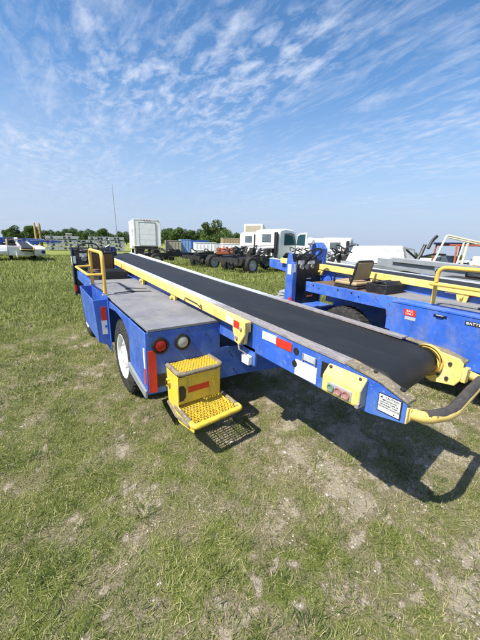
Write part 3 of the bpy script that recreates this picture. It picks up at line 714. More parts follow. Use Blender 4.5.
for si, (u, dp, L) in enumerate(((61.5, 43, 3.9), (80, 44, 1.3), (95, 43, 2.2), (112, 43, 2.6))):
    base = Vector(spot(u, dp))
    for k in range(4):
        if si == 1 and k == 3: continue
        if L not in protos: protos[L] = o = dolly(L)
        else: o = copy_tree(protos[L])
        o.location = base+Vector((0, 0, k*.48)); o.rotation_euler = (0, 0, -.15+.02*((k*7+si) % 3-1))
        o.location.x += .06*((k*5+si) % 3-1)
        tag(o, 'grey metal flat dolly, %s one in %s' % (lev[k], stack_names[si]), 'dolly', 'grey flat dollies stacked below the trees')
o = empty('beige_crate', Vector(spot(66, 43))+Vector((.2, 0, 1.92)), 0, 'small beige crate on top of the long dolly stack', 'crate')
q = MB(); q.box(-.35, .35, -.3, .3, 0, .30); q.build('box', 'beige', o, .02); q = MB(); q.box(-.38, .38, -.33, .33, .30, .35); q.build('lid', 'label', o, .01)

# yellow upright frame
o = empty('lift_mast', spot(36.5, 29), .5, 'yellow upright lift mast standing behind the far white loader', 'mast')
for x in (-.22, .20):
    q = MB(); q.prism([(x-.05, 0), (x+.10, 0), (x+.07, 2.9), (x-.02, 2.9)], 'y', -.08, .08); q.build('upright', 'brownish', o, .01)
q = MB()
for z in (.5, 1.2, 1.9, 2.5): q.box(-.25, .3, -.03, .03, z, z+.08)
q.build('cross_bar', 'brownish', o)
q = MB(); q.tube([(.33, 0, 0), (.36, 0, 1.4), (.30, 0, 2.8)], .035, 8, smooth=.3); q.build('hose', 'dark', o)
# antenna mast
x, y, z = spot(116, 85)
o = empty('radio_mast', (x, y, z), 0, 'thin lattice radio mast rising above the trees left of the box truck', 'mast'); o.rotation_euler = (0, -.022, 0)
q = MB(); q.tube([(0, 0, 0), (0, 0, 15.6)], [.10, .05], 6); q.build('pole', 'greypaint', o)
q = MB()
for i in range(24): q.bar((-.12, 0, .6*i), (.12, 0, .6*i+.3), .02)
q.build('lattice', 'greypaint', o)

# containers and scrap in the middle distance
def container(name, u, dp, rz, w, d, h, z0, m, label, cat, extra=None):
    o = empty(name, spot(u, dp), rz, label, cat)
    q = MB(); q.box(-w/2, w/2, -d/2, d/2, z0, z0+h); q.build('box_body', m, o, .03)
    q = MB()
    for i in range(int(w/.35)): q.box(-w/2+.1+i*.35, -w/2+.2+i*.35, -d/2-.025, -d/2, z0+.1, z0+h-.1)
    q.build('side_rib', m, o)
    q = MB(); q.box(-w/2-.02, w/2+.02, -d/2-.03, d/2+.03, z0+h, z0+h+.06); q.build('roof', extra or m, o, .01)
    q = MB(); q.box(-w*.4, w*.4, -d*.4, d*.4, 0, z0) if z0 > .05 else q.box(-w/2-.01, w/2+.01, -d/2-.035, d/2+.01, -.2, .12); q.build('base', 'dark', o)
    return o
container('shipping_container', 183, 37, -.3, 1.2, 2.0, 1.7, .1, 'lightblue', 'light blue container below the trees right of the box truck', 'container')
container('shipping_container', 197, 42, -.3, 2.4, 2.0, 1.7, .1, 'blue', 'royal blue container whose roof shows above the pale truck body', 'container')
container('truck_body', 203, 31, -.35, 2.1, 1.4, .8, .75, 'white', 'pale white truck body lying in front of the royal blue container', 'truck body', 'label')
container('white_trailer', 171, 36, -.3, 1.6, 3.4, 1.1, .5, 'beige', 'low beige trailer against the right side of the box truck', 'trailer')
container('utility_box', 196, 29, -.2, 1.0, .8, .5, .35, 'label', 'small white utility box on the ground between black truck frames', 'box')
container('utility_box', 218, 33, -.3, 1.2, 1.0, .9, .6, 'whitepaint', 'small white box just left of the orange frames', 'box')
container('tan_shed', 234, 40, -.4, 3.6, 2.2, 1.1, 1.2, 'tan', 'tan box trailer behind the orange frames', 'trailer', 'beige')
container('low_trailer', 232, 33, -.4, 2.6, 1.6, .8, .8, 'white', 'white flat truck body just above the orange frames', 'truck body')
o = empty('steel_frame', spot(228, 26), -.5, 'heap of orange primed steel frames behind the bare chassis', 'steel frames')
q = MB(); rd = random.Random(3)
for i in range(5):
    z = .75+.1*i; q.box(-1.1+.1*i, 1.2, -.5+.1*i, -.42+.1*i, z, z+.07); q.box(-1.1, 1.1-.1*i, .4-.1*i, .48-.1*i, z, z+.07)
    q.bar((rd.uniform(-1, 1), -.4, z), (rd.uniform(-1, 1), .4, z+.25), .07)
q.build('frame', 'orange', o)
q = MB()
for x in (-.9, -.2, .5, 1.0): q.box(x-.05, x+.05, -.4, .4, 0, 1.35)
q.build('upright', 'orange', o)

# grey flat trailer with a white slanted canopy
o = empty('covered_trailer', (12.9, 6.3, ground_z(12.9, 6.3)), -.56-.0, 'white slab-sided canopy with sloping ends on a grey flat trailer', 'trailer')
g0 = -o.location.z
q = MB(); q.prism([(-1.15, .75+g0), (-.80, 1.50+g0), (.72, 1.55+g0), (.98, .80+g0)], 'y', -.75, .95); q.build('canopy', 'white', o, .02)
q = MB(); q.prism([(.74, 1.53+g0), (1.0, .80+g0), (1.45, .78+g0), (1.30, 1.44+g0)], 'y', -.75, .95); q.build('canopy_end', 'greypaint', o, .02)
q = MB(); q.prism([(.84, 1.38+g0), (1.05, .86+g0), (1.36, .84+g0), (1.24, 1.36+g0)], 'y', -.756, -.7505); q.build('end_window', 'greylabel', o)
q = MB(); q.box(-1.7, 2.0, -1.0, 1.1, .45+g0, .74+g0); q.build('trailer_bed', 'greypaint', o, .03)
q = MB(); q.box(.75, 1.1, -1.03, -1.0, .52+g0, .68+g0); q.box(-1.5, 1.8, -.7, .8, .3+g0, .45+g0); q.build('bed_recess', 'dark', o)
for x in (-1.2, 1.4):
    wheel(o, Vector((x, -.9, .30)), .30, .16, -1, 'alu'); wheel(o, Vector((x, .9, .30)), .30, .16, 1, 'alu')
# red caged tractor
o = empty('caged_tractor', (16.4, 4.3, ground_z(16.4, 4.3)), .75+PI/2+.25, 'old tractor with a red cab frame and dark blue roof at the right edge', 'tractor')
q = MB(); q.box(-.7, .7, -1.3, 1.1, .5, 1.0); q.prism([(1.1, .5), (1.1, 1.15), (2.3, 1.05), (2.4, .5)], 'x', -.45, .45); q.build('body', 'rust', o, .05)
q = MB()
for x in (-.68, .68):
    for y in (-.95, .75): q.tube([(x, y, .95), (x*.92, y*.85, 2.1)], .04, 8)
q.tube([(-.63, -.8, 2.1), (-.63, .64, 2.1), (.63, .64, 2.1), (.63, -.8, 2.1), (-.63, -.8, 2.1)], .04, 8)
q.build('cab_post', 'orange', o)
q = MB(); q.box(-.72, .72, -.95, .2, 2.12, 2.22); q.build('roof', 'navy', o, .03)
q = MB(); q.box(-.60, .60, -.86, -.85, 1.1, 1.5); q.box(-.1, .5, -.5, -.3, 1.0, 1.6); split_islands(q.build('seat_panel', 'cabglass', o))
for x, s in ((-.85, -1), (.85, 1)):
    wheel(o, Vector((x, -.7, .62)), .62, .35, s, 'rust'); wheel(o, Vector((x*.85, 1.8, .42)), .42, .25, s, 'rust')

# third loader beyond, grey, with cream frame and black arms
L5 = belt_loader('belt_loader', (5.75, -3.4, 0), 0, 'grey belt loader beyond the second blue one, carrying a cream tube frame', 'belt loader', 'belt loaders parked on the grass',
                 dict(paint='greypaint', accent='greypaint', rim='dark', seat='black', console='greypaint', noconsole=True))
q = MB()
W = lambda *p: Vector(p)-Vector((5.75, -3.4, 0))
q.tube([W(7.45, 1.45, 1.0), W(7.60, 1.43, 1.25), W(7.96, 1.41, 1.84), W(8.9, .68, 1.60)], .022, 8, smooth=.06)
q.tube([W(7.96, 1.36, 1.78), W(8.9, .63, 1.54)], .016, 8)
q.tube([W(8.37, 1.08, 1.70), W(8.15, 1.06, .95)], .03, 8); q.tube([W(8.28, 1.13, 1.70), W(8.02, 1.13, .95)], .02, 8)
q.build('tube_frame', 'cream', L5)
q = MB(); q.tube([W(9.43, 2.29, 1.86), W(9.28, 2.34, 1.72), W(9.16, 2.36, 1.50)], .045, 8, smooth=.2); q.build('exhaust_hose', 'black', L5)
q = MB(); q.tube([W(9.1, 2.43, 1.60), W(8.93, 2.44, 1.28), W(8.74, 2.52, 1.0)], .05, 8, smooth=.1); q.tube([W(8.6, 2.7, 1.45), W(8.94, 2.4, 1.1)], .03, 8); q.tube([W(8.95, 2.4, 1.25), W(9.2, 2.2, 1.34), W(9.5, 2.0, 1.33)], .03, 8, smooth=.1)
q.build('black_arm', 'black', L5)
o = empty('generator_cart', (7.3, .62, .0), -.7, 'white and rusty-brown engine cart standing behind the yellow guard rail at the right edge', 'cart')
q = MB(); q.box(-.62, .22, -.3, .3, .84, 1.10); q.prism([(-.62, 1.1), (-.5, 1.16), (.2, 1.14), (.22, 1.1)], 'y', -.28, .28); q.build('engine_cover', 'whitepaint', o, .02)
q = MB(); q.box(.28, .95, -.35, .35, .78, 1.36); q.build('white_tank', 'white', o, .02)
q = MB(); rd = random.Random(4)
for i in range(9): a = Vector((rd.uniform(-.25, .25), -.32, rd.uniform(.95, 1.15))); q.tube([a, a+Vector((rd.uniform(-.1, .1), -.05, rd.uniform(-.05, .08))), a+Vector((rd.uniform(-.12, .12), 0, 0))], .03, 6, smooth=.03)
q.build('engine_part', 'tan', o)
q = MB(); q.box(-.6, .95, -.32, .32, .45, .77); q.build('cart_frame', 'dark', o)
for x in (-.4, .75):
    wheel_o = wheel(o, Vector((x, -.0, .24)), .24, .5, 1, 'dark')

q = MB(); rd = random.Random(21); c0 = Vector(spot(339, 9.5))-Vector((5.75, -3.4, 0)); c0.z = 0
q.tube([c0+Vector((0, 0, .4)), c0+Vector((0, 0, 1.25))], .05, 8)
for i in range(7):
    a = c0+Vector((rd.uniform(-.2, .2), rd.uniform(-.2, .2), rd.uniform(1.1, 1.3))); q.tube([a, a+Vector((rd.uniform(-.2, .2), rd.uniform(-.2, .2), .2)), a+Vector((rd.uniform(-.3, .3), rd.uniform(-.3, .3), rd.uniform(-.1, .3)))], .022, 6, smooth=.1)
q.tube([c0+Vector((math.cos(t)*.17, math.sin(t)*.1, 1.42+math.sin(t)*.12)) for t in [2*PI*i/20 for i in range(21)]], .018, 6)
q.build('control_gear', 'black', L5)

o = empty('metal_offcuts', spot(284, 8.6), .4, 'small pile of grey metal plates on the grass behind the second loader console', 'scrap pile')
q = MB()
for i in range(4): q.box(-.22+.03*i, .2+.02*i, -.16, .15-.03*i, .02+.07*i, .06+.07*i)
split_islands(q.build('plate', 'alu', o))
# distant parked vehicles on the right
def small_car(u, dp, rz, m, label, s=1.0):
    o = empty('parked_car', spot(u, dp), rz, label, 'car', 'cars parked far off on the right'); o.scale = (s, s, s)
    q = MB(); q.prism([(-2.2, .35), (-2.25, .85), (-1.5, .98), (-1.0, 1.5), (.5, 1.52), (1.1, 1.02), (2.1, .88), (2.25, .6), (2.2, .35)], 'y', -.85, .85); q.build('body', m, o, .06)
    q = MB(); q.prism([(-1.3, 1.0), (-.95, 1.42), (.45, 1.44), (.95, 1.02)], 'y', -.858, .858); q.build('side_window', 'glass', o)
    for x in (-1.4, 1.4):
        for y in (-.8, .8):
            q = MB(); q.lathe([(.001, -.1), (.22, -.1), (.32, -.08), (.32, .08), (.22, .1), (.001, .1)], (x, y, .32), 'y', 18); q.build('wheel', 'tyre', o)
for i, (u, dp, m, t) in enumerate(((305, 38, 'whitepaint', 'white car seen between the open truck door and the next white cab'), (424, 30, 'white', 'white car behind the bent black arm'), (436, 34, 'greypaint', 'grey car between the black arm and the cream tube frame'),
                                   (452, 44, 'white', 'white car far behind the red tractor cab'), (470, 42, 'lightblue', 'pale blue car behind the tractor roof'), (413, 36, 'label', 'white car just right of the canopy trailer'), (444, 27, 'whitepaint', 'white car with dark windows seen through the cream tube frame'), (462, 30, 'greypaint', 'grey car seen beneath the tractor roof'), (477, 29, 'white', 'white car cut off by the right edge of the picture'))):
    small_car(u, dp, -.3+.5*(i % 3), m, t)

# ------------------------------------------------------------------ trees
def leaf_mat(name, a, b_, dk=None):
    m, nt, b = nodes(name)
    at_ = N(nt, 'ShaderNodeAttribute', attribute_name='tone')
    col = mix(nt, at_.outputs['Fac'], a, b_)
    if dk: col = ramp(nt, at_.outputs['Fac'], [(0, dk), (.28, a), (1, b_)])
    nt.links.new(col, b.inputs['Base Color']); b.inputs['Roughness'].default_value = .6
    b.inputs['Specular IOR Level'].default_value = .25
    tr = N(nt, 'ShaderNodeBsdfTranslucent'); nt.links.new(col, tr.inputs['Color'])
    ms = N(nt, 'ShaderNodeMixShader'); ms.inputs[0].default_value = .25
    out = nt.nodes['Material Output']; nt.links.new(b.outputs[0], ms.inputs[1]); nt.links.new(tr.outputs[0], ms.inputs[2]); nt.links.new(ms.outputs[0], out.inputs['Surface'])
    return m
M['leaf'] = leaf_mat('leaves', (.045, .085, .02), (.13, .19, .055))
M['grass'] = leaf_mat('grass_blades', (.175, .215, .040), (.56, .48, .28), (.05, .082, .015))
def quads_mesh(name, V, tone, m, nper=4):
    n = len(V)//nper; me = bpy.data.meshes.new(name)
    me.vertices.add(len(V)); me.vertices.foreach_set('co', V.astype(np.float32).ravel())
    me.loops.add(len(V)); me.loops.foreach_set('vertex_index', np.arange(len(V), dtype=np.int32))
    me.polygons.add(n); me.polygons.foreach_set('loop_start', np.arange(0, len(V), nper, dtype=np.int32)); me.polygons.foreach_set('loop_total', np.full(n, nper, dtype=np.int32))
    a = me.attributes.new('tone', 'FLOAT', 'POINT'); a.data.foreach_set('value', tone.astype(np.float32))
    me.update(); me.validate(); me.materials.append(M[m]); return me
def crown_mesh(seed, w, h, n=5200):
    g = np.random.default_rng(seed); nb = 15
    cen = np.stack([g.uniform(-.38, .38, nb)*w, g.uniform(-.38, .38, nb)*w, g.uniform(.18, .80, nb)*h], 1); rad = g.uniform(.14, .26, nb)*w
    cen[0] = (0, 0, h*.8); rad[0] = .2*w
    k = g.integers(0, nb, n); d = g.normal(size=(n, 3)); d /= np.linalg.norm(d, axis=1)[:, None]
    p = cen[k]+d*(rad[k]*g.uniform(.55, 1.08, n))[:, None]*np.array([1, 1, .8]); p[:, 2] = np.maximum(p[:, 2], .15)
    a = g.normal(size=(n, 3)); a /= np.linalg.norm(a, axis=1)[:, None]; b = np.cross(a, g.normal(size=(n, 3))); b /= np.linalg.norm(b, axis=1)[:, None]
    s = g.uniform(.09, .22, n)[:, None]
    V = np.stack([p-a*s-b*s*.5, p+a*s*.3-b*s*.6, p+a*s+b*s*.4, p-a*s*.3+b*s*.7], 1).reshape(-1, 3)
    t = np.clip(g.uniform(0, .5, nb)[k]+g.uniform(0, .5, n), 0, 1)
    return quads_mesh('crown', V, np.repeat(t, 4), 'leaf')
crowns = [crown_mesh(20+i, 5.2+i % 3, 5.6+.5*(i % 2)) for i in range(5)]
tq = MB(); tq.tube([(0, 0, -.3), (.05, 0, 1.2), (-.05, .1, 2.6), (.1, 0, 4.2)], [.22, .17, .12, .05], 8)
for dx, dy in ((.9, .3), (-.8, .5), (.2, -.9), (-.5, -.6)): tq.tube([(0, 0, 1.6), (dx, dy, 2.8), (dx*1.7, dy*1.6, 3.9)], [.10, .07, .03], 6)
trk = tq.build('trunk', 'bark'); trunk_me = trk.data; bpy.data.objects.remove(trk)
rd = random.Random(12); ti = 0
def tree(u, dp, s, label, i, grp='trees along the far edge of the field'):
    x, y, z = spot(u, dp); o = empty('broadleaf_tree', (x, y, z), rd.uniform(0, 6), label, 'tree', grp); o.scale = (s, s, s*rd.uniform(.92, 1.08))
    c = bpy.data.objects.new('crown', crowns[i % 5]); C.objects.link(c); c.parent = o
    t = bpy.data.objects.new('trunk', trunk_me); C.objects.link(t); t.parent = o
LT = 'green tree in the even row behind the grey dolly stacks'
for i in range(17): tree(8+i*7.3+rd.uniform(-2, 2), 100+rd.uniform(-8, 8), rd.uniform(.66, .92), LT, i, 'trees in the row behind the dolly stacks')
RT = 'low green tree in the row right of the box truck'
for i in range(9): tree(162+i*9+rd.uniform(-2, 2), 100+rd.uniform(-6, 10), rd.uniform(.85, 1.05), RT, i+2, 'low trees right of the box truck')
tree(215, 84, 1.22, 'largest rounded green tree, tallest above the orange frames', 1); tree(207, 86, 1.0, 'rounded tree leaning against the left of the tallest one', 3); tree(223, 90, 1.0, 'rounded tree touching the right of the tallest one', 4)
tree(178, 92, 1.05, 'bushy tree above the light blue container', 0)
for i in range(16): tree(236+i*16+rd.uniform(-4, 4), 128+rd.uniform(-6, 10), rd.uniform(.55, .8), 'small distant tree in the low line behind the parked trucks', i, 'small distant trees behind the trucks')

# ------------------------------------------------------------------ ground
_g = np.random.default_rng(5); PT = _g.permutation(512).astype(np.int64); PA = _g.uniform(0, 2*PI, 512)
def pn(x, y):
    xi, yi = np.floor(x).astype(np.int64), np.floor(y).astype(np.int64); fx, fy = x-xi, y-yi
    def gr(i, j, u, v):
        a = PA[PT[(PT[i & 511]+j) & 511]]; return np.cos(a)*u+np.sin(a)*v
    sx, sy = fx*fx*(3-2*fx), fy*fy*(3-2*fy)
    n0 = gr(xi, yi, fx, fy)*(1-sx)+gr(xi+1, yi, fx-1, fy)*sx
    n1 = gr(xi, yi+1, fx, fy-1)*(1-sx)+gr(xi+1, yi+1, fx-1, fy-1)*sx
    return (n0*(1-sy)+n1*sy)*1.4
def fbm(x, y, o=4, s=1.0):
    t = 0
    for i in range(o): t = t+pn(x*s*2**i+17.3*i, y*s*2**i-9.1*i)/2**i
    return t*.75
def ground_np(x, y):
    dx, dy = x-CAM.x, y-CAM.y; r = np.hypot(dx, dy); az = np.degrees(np.arctan2(dx, dy)); az = np.where(az < -90, az+360, az)
    t = np.clip((az-15)/57, 0, 1); t2 = t*t*(3-2*t); t2 = np.where(az > 120, t2*np.maximum(0, 1-(az-120)/60), t2)
    z = -.040*t2*np.maximum(0, r-6.5)*np.clip((r-6.5)/8, 0, 1)
    return z+np.where(r < 14, .022*fbm(x, y, 4, .8)+.009*fbm(x, y, 3, 5), 0)
def bareness(x, y):
    r = np.hypot(x-CAM.x, y-CAM.y)
    b = .415+.17*fbm(x, y, 5, .75)+.46*fbm(x+9, y-4, 6, 3.6)
    pt = .45*pn(x*1.7+3, y*1.7)+.75*pn(x*9.1, y*9.1)+.95*pn(x*21, y*21+7)
    b = b+.55*np.clip((pt-.40)*1.8, 0, 1)*np.where(r < 9, 1, .3)
    b = b+np.where(r < 7, np.clip((x+.3)*.15-.04, -.20, .16), -.06)
    return b-np.clip((r-5)*.06, 0, .34)
rings = []; r = .25
while r < 2600: rings.append(r); r *= 1.0225
rings.append(2600.0)
na = 600; nr = len(rings)
AA = np.arange(na)*2*PI/na; RR = np.array(rings)
GX = np.concatenate([[CAM.x], (CAM.x+np.outer(RR, np.sin(AA))).ravel()]); GY = np.concatenate([[CAM.y], (CAM.y+np.outer(RR, np.cos(AA))).ravel()])
GZ = ground_np(GX, GY)
j = np.arange(na); j2 = (j+1) % na
tri = np.stack([np.zeros(na, int), 1+j2, 1+j], 1)
Q = np.concatenate([np.stack([1+i*na+j, 1+i*na+j2, 1+(i+1)*na+j2, 1+(i+1)*na+j], 1) for i in range(nr-1)])
me = bpy.data.meshes.new('ground'); nv = len(GX)
me.vertices.add(nv); me.vertices.foreach_set('co', np.stack([GX, GY, GZ], 1).astype(np.float32).ravel())
me.loops.add(tri.size+Q.size); me.loops.foreach_set('vertex_index', np.concatenate([tri.ravel(), Q.ravel()]).astype(np.int32))
me.polygons.add(len(tri)+len(Q))
st_ = np.concatenate([np.arange(len(tri))*3, tri.size+np.arange(len(Q))*4]); tot = np.concatenate([np.full(len(tri), 3), np.full(len(Q), 4)])
me.polygons.foreach_set('loop_start', st_.astype(np.int32)); me.polygons.foreach_set('loop_total', tot.astype(np.int32))
me.update(calc_edges=True); me.validate()
at_ = me.attributes.new('bare', 'FLOAT', 'POINT'); at_.data.foreach_set('value', bareness(GX, GY).astype(np.float32))
for p in me.polygons: p.use_smooth = True
m, nt, b = nodes('grassy_ground')
tc = N(nt, 'ShaderNodeTexCoord'); v = tc.outputs['Object']
ba = N(nt, 'ShaderNodeAttribute', attribute_name='bare').outputs['Fac']
fine = noise_n(nt, v, 110, 5, .7); mid = noise_n(nt, v, 9, 6, .7); big = noise_n(nt, v, .25, 5, .6); speck = noise_n(nt, v, 24, 9, .8, .8)
green = mix(nt, ramp(nt, fine, [(.38, 0.0), (.62, 1.0)]), (.115, .13, .035), (.36, .38, .12))
green = mix(nt, ramp(nt, big, [(.35, 0.0), (.65, 1.0)]), green, mix(nt, .5, green, (.27, .35, .055)))
straw = mix(nt, ramp(nt, fine, [(.36, 0.0), (.64, 1.0)]), (.19, .155, .085), (.54, .47, .31))
def addm(a, k, bb):
    n = N(nt, 'ShaderNodeMath', operation='MULTIPLY_ADD'); nt.links.new(bb, n.inputs[0]); n.inputs[1].default_value = k; nt.links.new(a, n.inputs[2]); return n.outputs[0]
def step_(f, lo, hi, top=1.0):
    n = N(nt, 'ShaderNodeMapRange', interpolation_type='SMOOTHSTEP'); n.inputs['From Min'].default_value = lo; n.inputs['From Max'].default_value = hi; n.inputs['To Max'].default_value = top
    nt.links.new(f, n.inputs['Value']); return n.outputs[0]
f1 = addm(addm(ba, .9, mid), .6, fine)
c = mix(nt, step_(f1, .93, 1.40), green, straw)
f2 = addm(addm(ba, .7, mid), 1.3, speck)
f3 = step_(addm(addm(ba, 2.9, speck), .7, fine), 2.50, 2.70, .9)
c = mix(nt, f3, c, mix(nt, ramp(nt, fine, [(.4, 0.0), (.6, 1.0)]), (.52, .42, .29), (.80, .70, .54)))
c = mix(nt, step_(f2, 1.66, 1.74, .9), c, mix(nt, ramp(nt, fine, [(.35, 0.0), (.6, 1.0)]), (.44, .36, .25), (.76, .67, .52)))
rs = ramp(nt, noise_n(nt, v, .9, 4, .6), [(.68, 0.0), (.80, .6)])
c = mix(nt, rs, c, (.20, .09, .04))
nt.links.new(c, b.inputs['Base Color']); b.inputs['Roughness'].default_value = .95; b.inputs['Specular IOR Level'].default_value = .15
bn = N(nt, 'ShaderNodeBump'); bn.inputs['Strength'].default_value = 1.0; bn.inputs['Distance'].default_value = .05
nt.links.new(fine, bn.inputs['Height']); nt.links.new(bn.outputs[0], b.inputs['Normal'])
me.materials.append(m); go = bpy.data.objects.new('ground', me); C.objects.link(go); go['kind'] = 'structure'

# ------------------------------------------------------------------ grass blades
def blades():
    VV = []; TT = []
    def emit(X, Y, Z, az, lean, bend, L, W, t):
        n = len(X)
        d = np.stack([np.cos(az)*np.sin(lean), np.sin(az)*np.sin(lean), np.cos(lean)], 1); l2 = np.minimum(lean+bend, 1.62)
        d2 = np.stack([np.cos(az+.25)*np.sin(l2), np.sin(az+.25)*np.sin(l2), np.cos(l2)], 1)
        sd = np.stack([-np.sin(az), np.cos(az), np.zeros(n)], 1)*W[:, None]
        P0 = np.stack([X, Y, Z-.003], 1); P1 = P0+d*(L*.5)[:, None]; P2 = P1+d2*(L*.5)[:, None]
        VV.append(np.stack([P0-sd*.5, P0+sd*.5, P1+sd*.45, P1-sd*.45], 1).reshape(-1, 3)); VV.append(np.stack([P1-sd*.45, P1+sd*.45, P2+sd*.08, P2-sd*.08], 1).reshape(-1, 3))
        t = np.clip(t, 0, 1); TT.extend([np.repeat(t, 4)]*2)
    th = 1.9
    for (r0, r1, dens, ln, wd) in ((.55, 3.4, 26000, .017, .0019), (3.4, 6.5, 8000, .028, .0036), (6.5, 13, 1500, .055, .009), (13, 34, 170, .085, .022)):
        n = int(dens*th*(r1*r1-r0*r0)/2)
        r = np.sqrt(rng.uniform(r0*r0, r1*r1, n)); a = YAW+rng.uniform(-th/2, th/2, n)
        X = CAM.x+np.sin(a)*r; Y = CAM.y+np.cos(a)*r
        bb = bareness(X, Y)+.40*pn(X*11, Y*11)+.25*pn(X*27, Y*27)
        k = rng.uniform(0, 1, n) < 1.28-bb*1.38
        X, Y, bb, r = X[k], Y[k], bb[k], r[k]; n = len(X); Z = ground_np(X, Y)
        L = np.clip(ln*rng.lognormal(0, .5, n)*(1.4-.7*np.clip(bb, 0, 1)), .01, ln*3.4)
        t = .12+.70*np.clip(bb-.18, 0, 1)+rng.normal(0, .22, n)+.32*pn(X*2.3, Y*2.3)+.2*pn(X*8, Y*8)
        t = np.where(rng.uniform(0, 1, n) < .12, rng.uniform(.7, 1, n), t); t = np.where(r > 5, t*.55+.15, t)
        emit(X, Y, Z, rng.uniform(0, 2*PI, n), np.clip(rng.normal(.9, .42, n), .05, 1.5), rng.uniform(.1, .6, n), L, wd*rng.uniform(.5, 1.5, n), t)
    # dead stems lying flat
    n = 22000; r = np.sqrt(rng.uniform(.4, 49, n)); a = YAW+rng.uniform(-th/2, th/2, n); X = CAM.x+np.sin(a)*r; Y = CAM.y+np.cos(a)*r
    emit(X, Y, ground_np(X, Y)+.006, rng.uniform(0, 2*PI, n), rng.uniform(1.35, 1.58, n), rng.uniform(0, .1, n), rng.lognormal(0, .45, n)*.035, (.0014+.0004*r)*rng.uniform(.7, 1.3, n), rng.uniform(.72, 1.0, n))
    # coarse weed tufts
    nt_ = 1000; r = np.sqrt(rng.uniform(.5, 90, nt_)); a = YAW+rng.uniform(-.9, .9, nt_)
    for rr, aa in zip(r, a):
        x, y = CAM.x+math.sin(aa)*rr, CAM.y+math.cos(aa)*rr; n = int(rng.integers(20, 90)); tn = rng.uniform(-.05, .40)
        w_ = rng.uniform(.02, .07); X = x+rng.normal(0, w_, n); Y = y+rng.normal(0, w_, n)
        emit(X, Y, ground_np(X, Y), np.arctan2(Y-y, X-x)+rng.normal(0, .6, n), rng.uniform(.3, 1.3, n), rng.uniform(.2, .7, n), rng.uniform(.02, .075, n), rng.uniform(.0018, .0036, n), tn+rng.normal(0, .15, n))
    V = np.concatenate(VV); T = np.concatenate(TT); print('blades', len(V)//8)
    o = bpy.data.objects.new('grass', quads_mesh('grass', V, T, 'grass')); C.objects.link(o)
    tag(o, 'short green and straw coloured grass growing over the sandy field', 'grass', kind='stuff')
blades()
# pale grit and shell chips
def grit():
    n = 30000; r = np.sqrt(rng.uniform(1, 45, n)); a = YAW+rng.uniform(-.95, .95, n); X = CAM.x+np.sin(a)*r; Y = CAM.y+np.cos(a)*r
    bb = bareness(X, Y)+.35*pn(X*6, Y*6)+.2*pn(X*15, Y*15); k = bb > .66; X, Y = X[k], Y[k]; Z = ground_np(X, Y); q = MB()
    for x, y, z in zip(X, Y, Z):
        s = rng.uniform(.0025, .008)*(1 if rng.uniform() < .985 else 2.2)
        vs = [q.bm.verts.new((x+s*rng.uniform(.5, 1.2)*math.cos(t), y+s*rng.uniform(.5, 1.2)*math.sin(t), z+s*.3)) for t in (0, 1.3, 2.5, 3.8, 5.0)]
        tp = q.bm.verts.new((x, y, z+s*.7))
        for i in range(5): q.bm.faces.new((vs[i], vs[(i+1) % 5], tp))
    o = q.build('gravel_chips', 'stone'); tag(o, 'pale grit and shell chips scattered between the grass', 'gravel', kind='stuff'); print('chips', len(X))
grit()

# ------------------------------------------------------------------ sky, sun, camera
SUN_EL, SH_AZ = math.radians(54), math.radians(84.5)
w = bpy.data.worlds.new('World'); S.world = w; w.use_nodes = True; nt = w.node_tree; bg = nt.nodes['Background']
tc = N(nt, 'ShaderNodeTexCoord'); sep = N(nt, 'ShaderNodeSeparateXYZ'); nt.links.new(tc.outputs['Generated'], sep.inputs[0])
mx = N(nt, 'ShaderNodeMath', operation='MAXIMUM'); nt.links.new(sep.outputs['Z'], mx.inputs[0]); mx.inputs[1].default_value = .012
cb = N(nt, 'ShaderNodeCombineXYZ'); nt.links.new(sep.outputs['X'], cb.inputs[0]); nt.links.new(sep.outputs['Y'], cb.inputs[1]); nt.links.new(mx.outputs[0], cb.inputs[2])
sky = N(nt, 'ShaderNodeTexSky', sky_type='NISHITA'); sky.sun_disc = False; sky.sun_elevation = SUN_EL; sky.sun_rotation = SH_AZ+PI
sky.air_density = 1.0; sky.dust_density = .5; sky.ozone_density = 1.6; sky.altitude = 0
nt.links.new(cb.outputs[0], sky.inputs[0])
den = N(nt, 'ShaderNodeMath', operation='ADD'); nt.links.new(mx.outputs[0], den.inputs[0]); den.inputs[1].default_value = .06
def dv(o):
    n = N(nt, 'ShaderNodeMath', operation='DIVIDE'); nt.links.new(o, n.inputs[0]); nt.links.new(den.outputs[0], n.inputs[1]); return n.outputs[0]
pl = N(nt, 'ShaderNodeCombineXYZ'); nt.links.new(dv(sep.outputs['X']), pl.inputs[0]); nt.links.new(dv(sep.outputs['Y']), pl.inputs[1])
def mapped(rot, sc, loc=(0, 0, 0)):
    m_ = N(nt, 'ShaderNodeMapping'); m_.inputs['Rotation'].default_value = (0, 0, rot); m_.inputs['Scale'].default_value = sc; m_.inputs['Location'].default_value = loc
    nt.links.new(pl.outputs[0], m_.inputs['Vector']); return m_.outputs[0]
def mul(a, b_):
    n = N(nt, 'ShaderNodeMath', operation='MULTIPLY')
    for i, q in enumerate((a, b_)):
        if isinstance(q, (int, float)): n.inputs[i].default_value = q
        else: nt.links.new(q, n.inputs[i])
    return n.outputs[0]
R0 = YAW-.35
cover = ramp(nt, noise_n(nt, mapped(R0, (.75, .55, 1), (1.7, .4, 0)), 1.0, 3, .5), [(.40, 0.0), (.62, 1.0)])
ripple = ramp(nt, noise_n(nt, mapped(R0+.5, (2.6, 1.5, 1), (4, 2, 0)), 4.4, 6, .6, .3), [(.44, 0.0), (.70, 1.0)])
wisp = ramp(nt, noise_n(nt, mapped(R0-.5, (3.6, .85, 1), (9, 1, 0)), 1.7, 8, .66, .6), [(.50, 0.0), (.72, 1.0)])
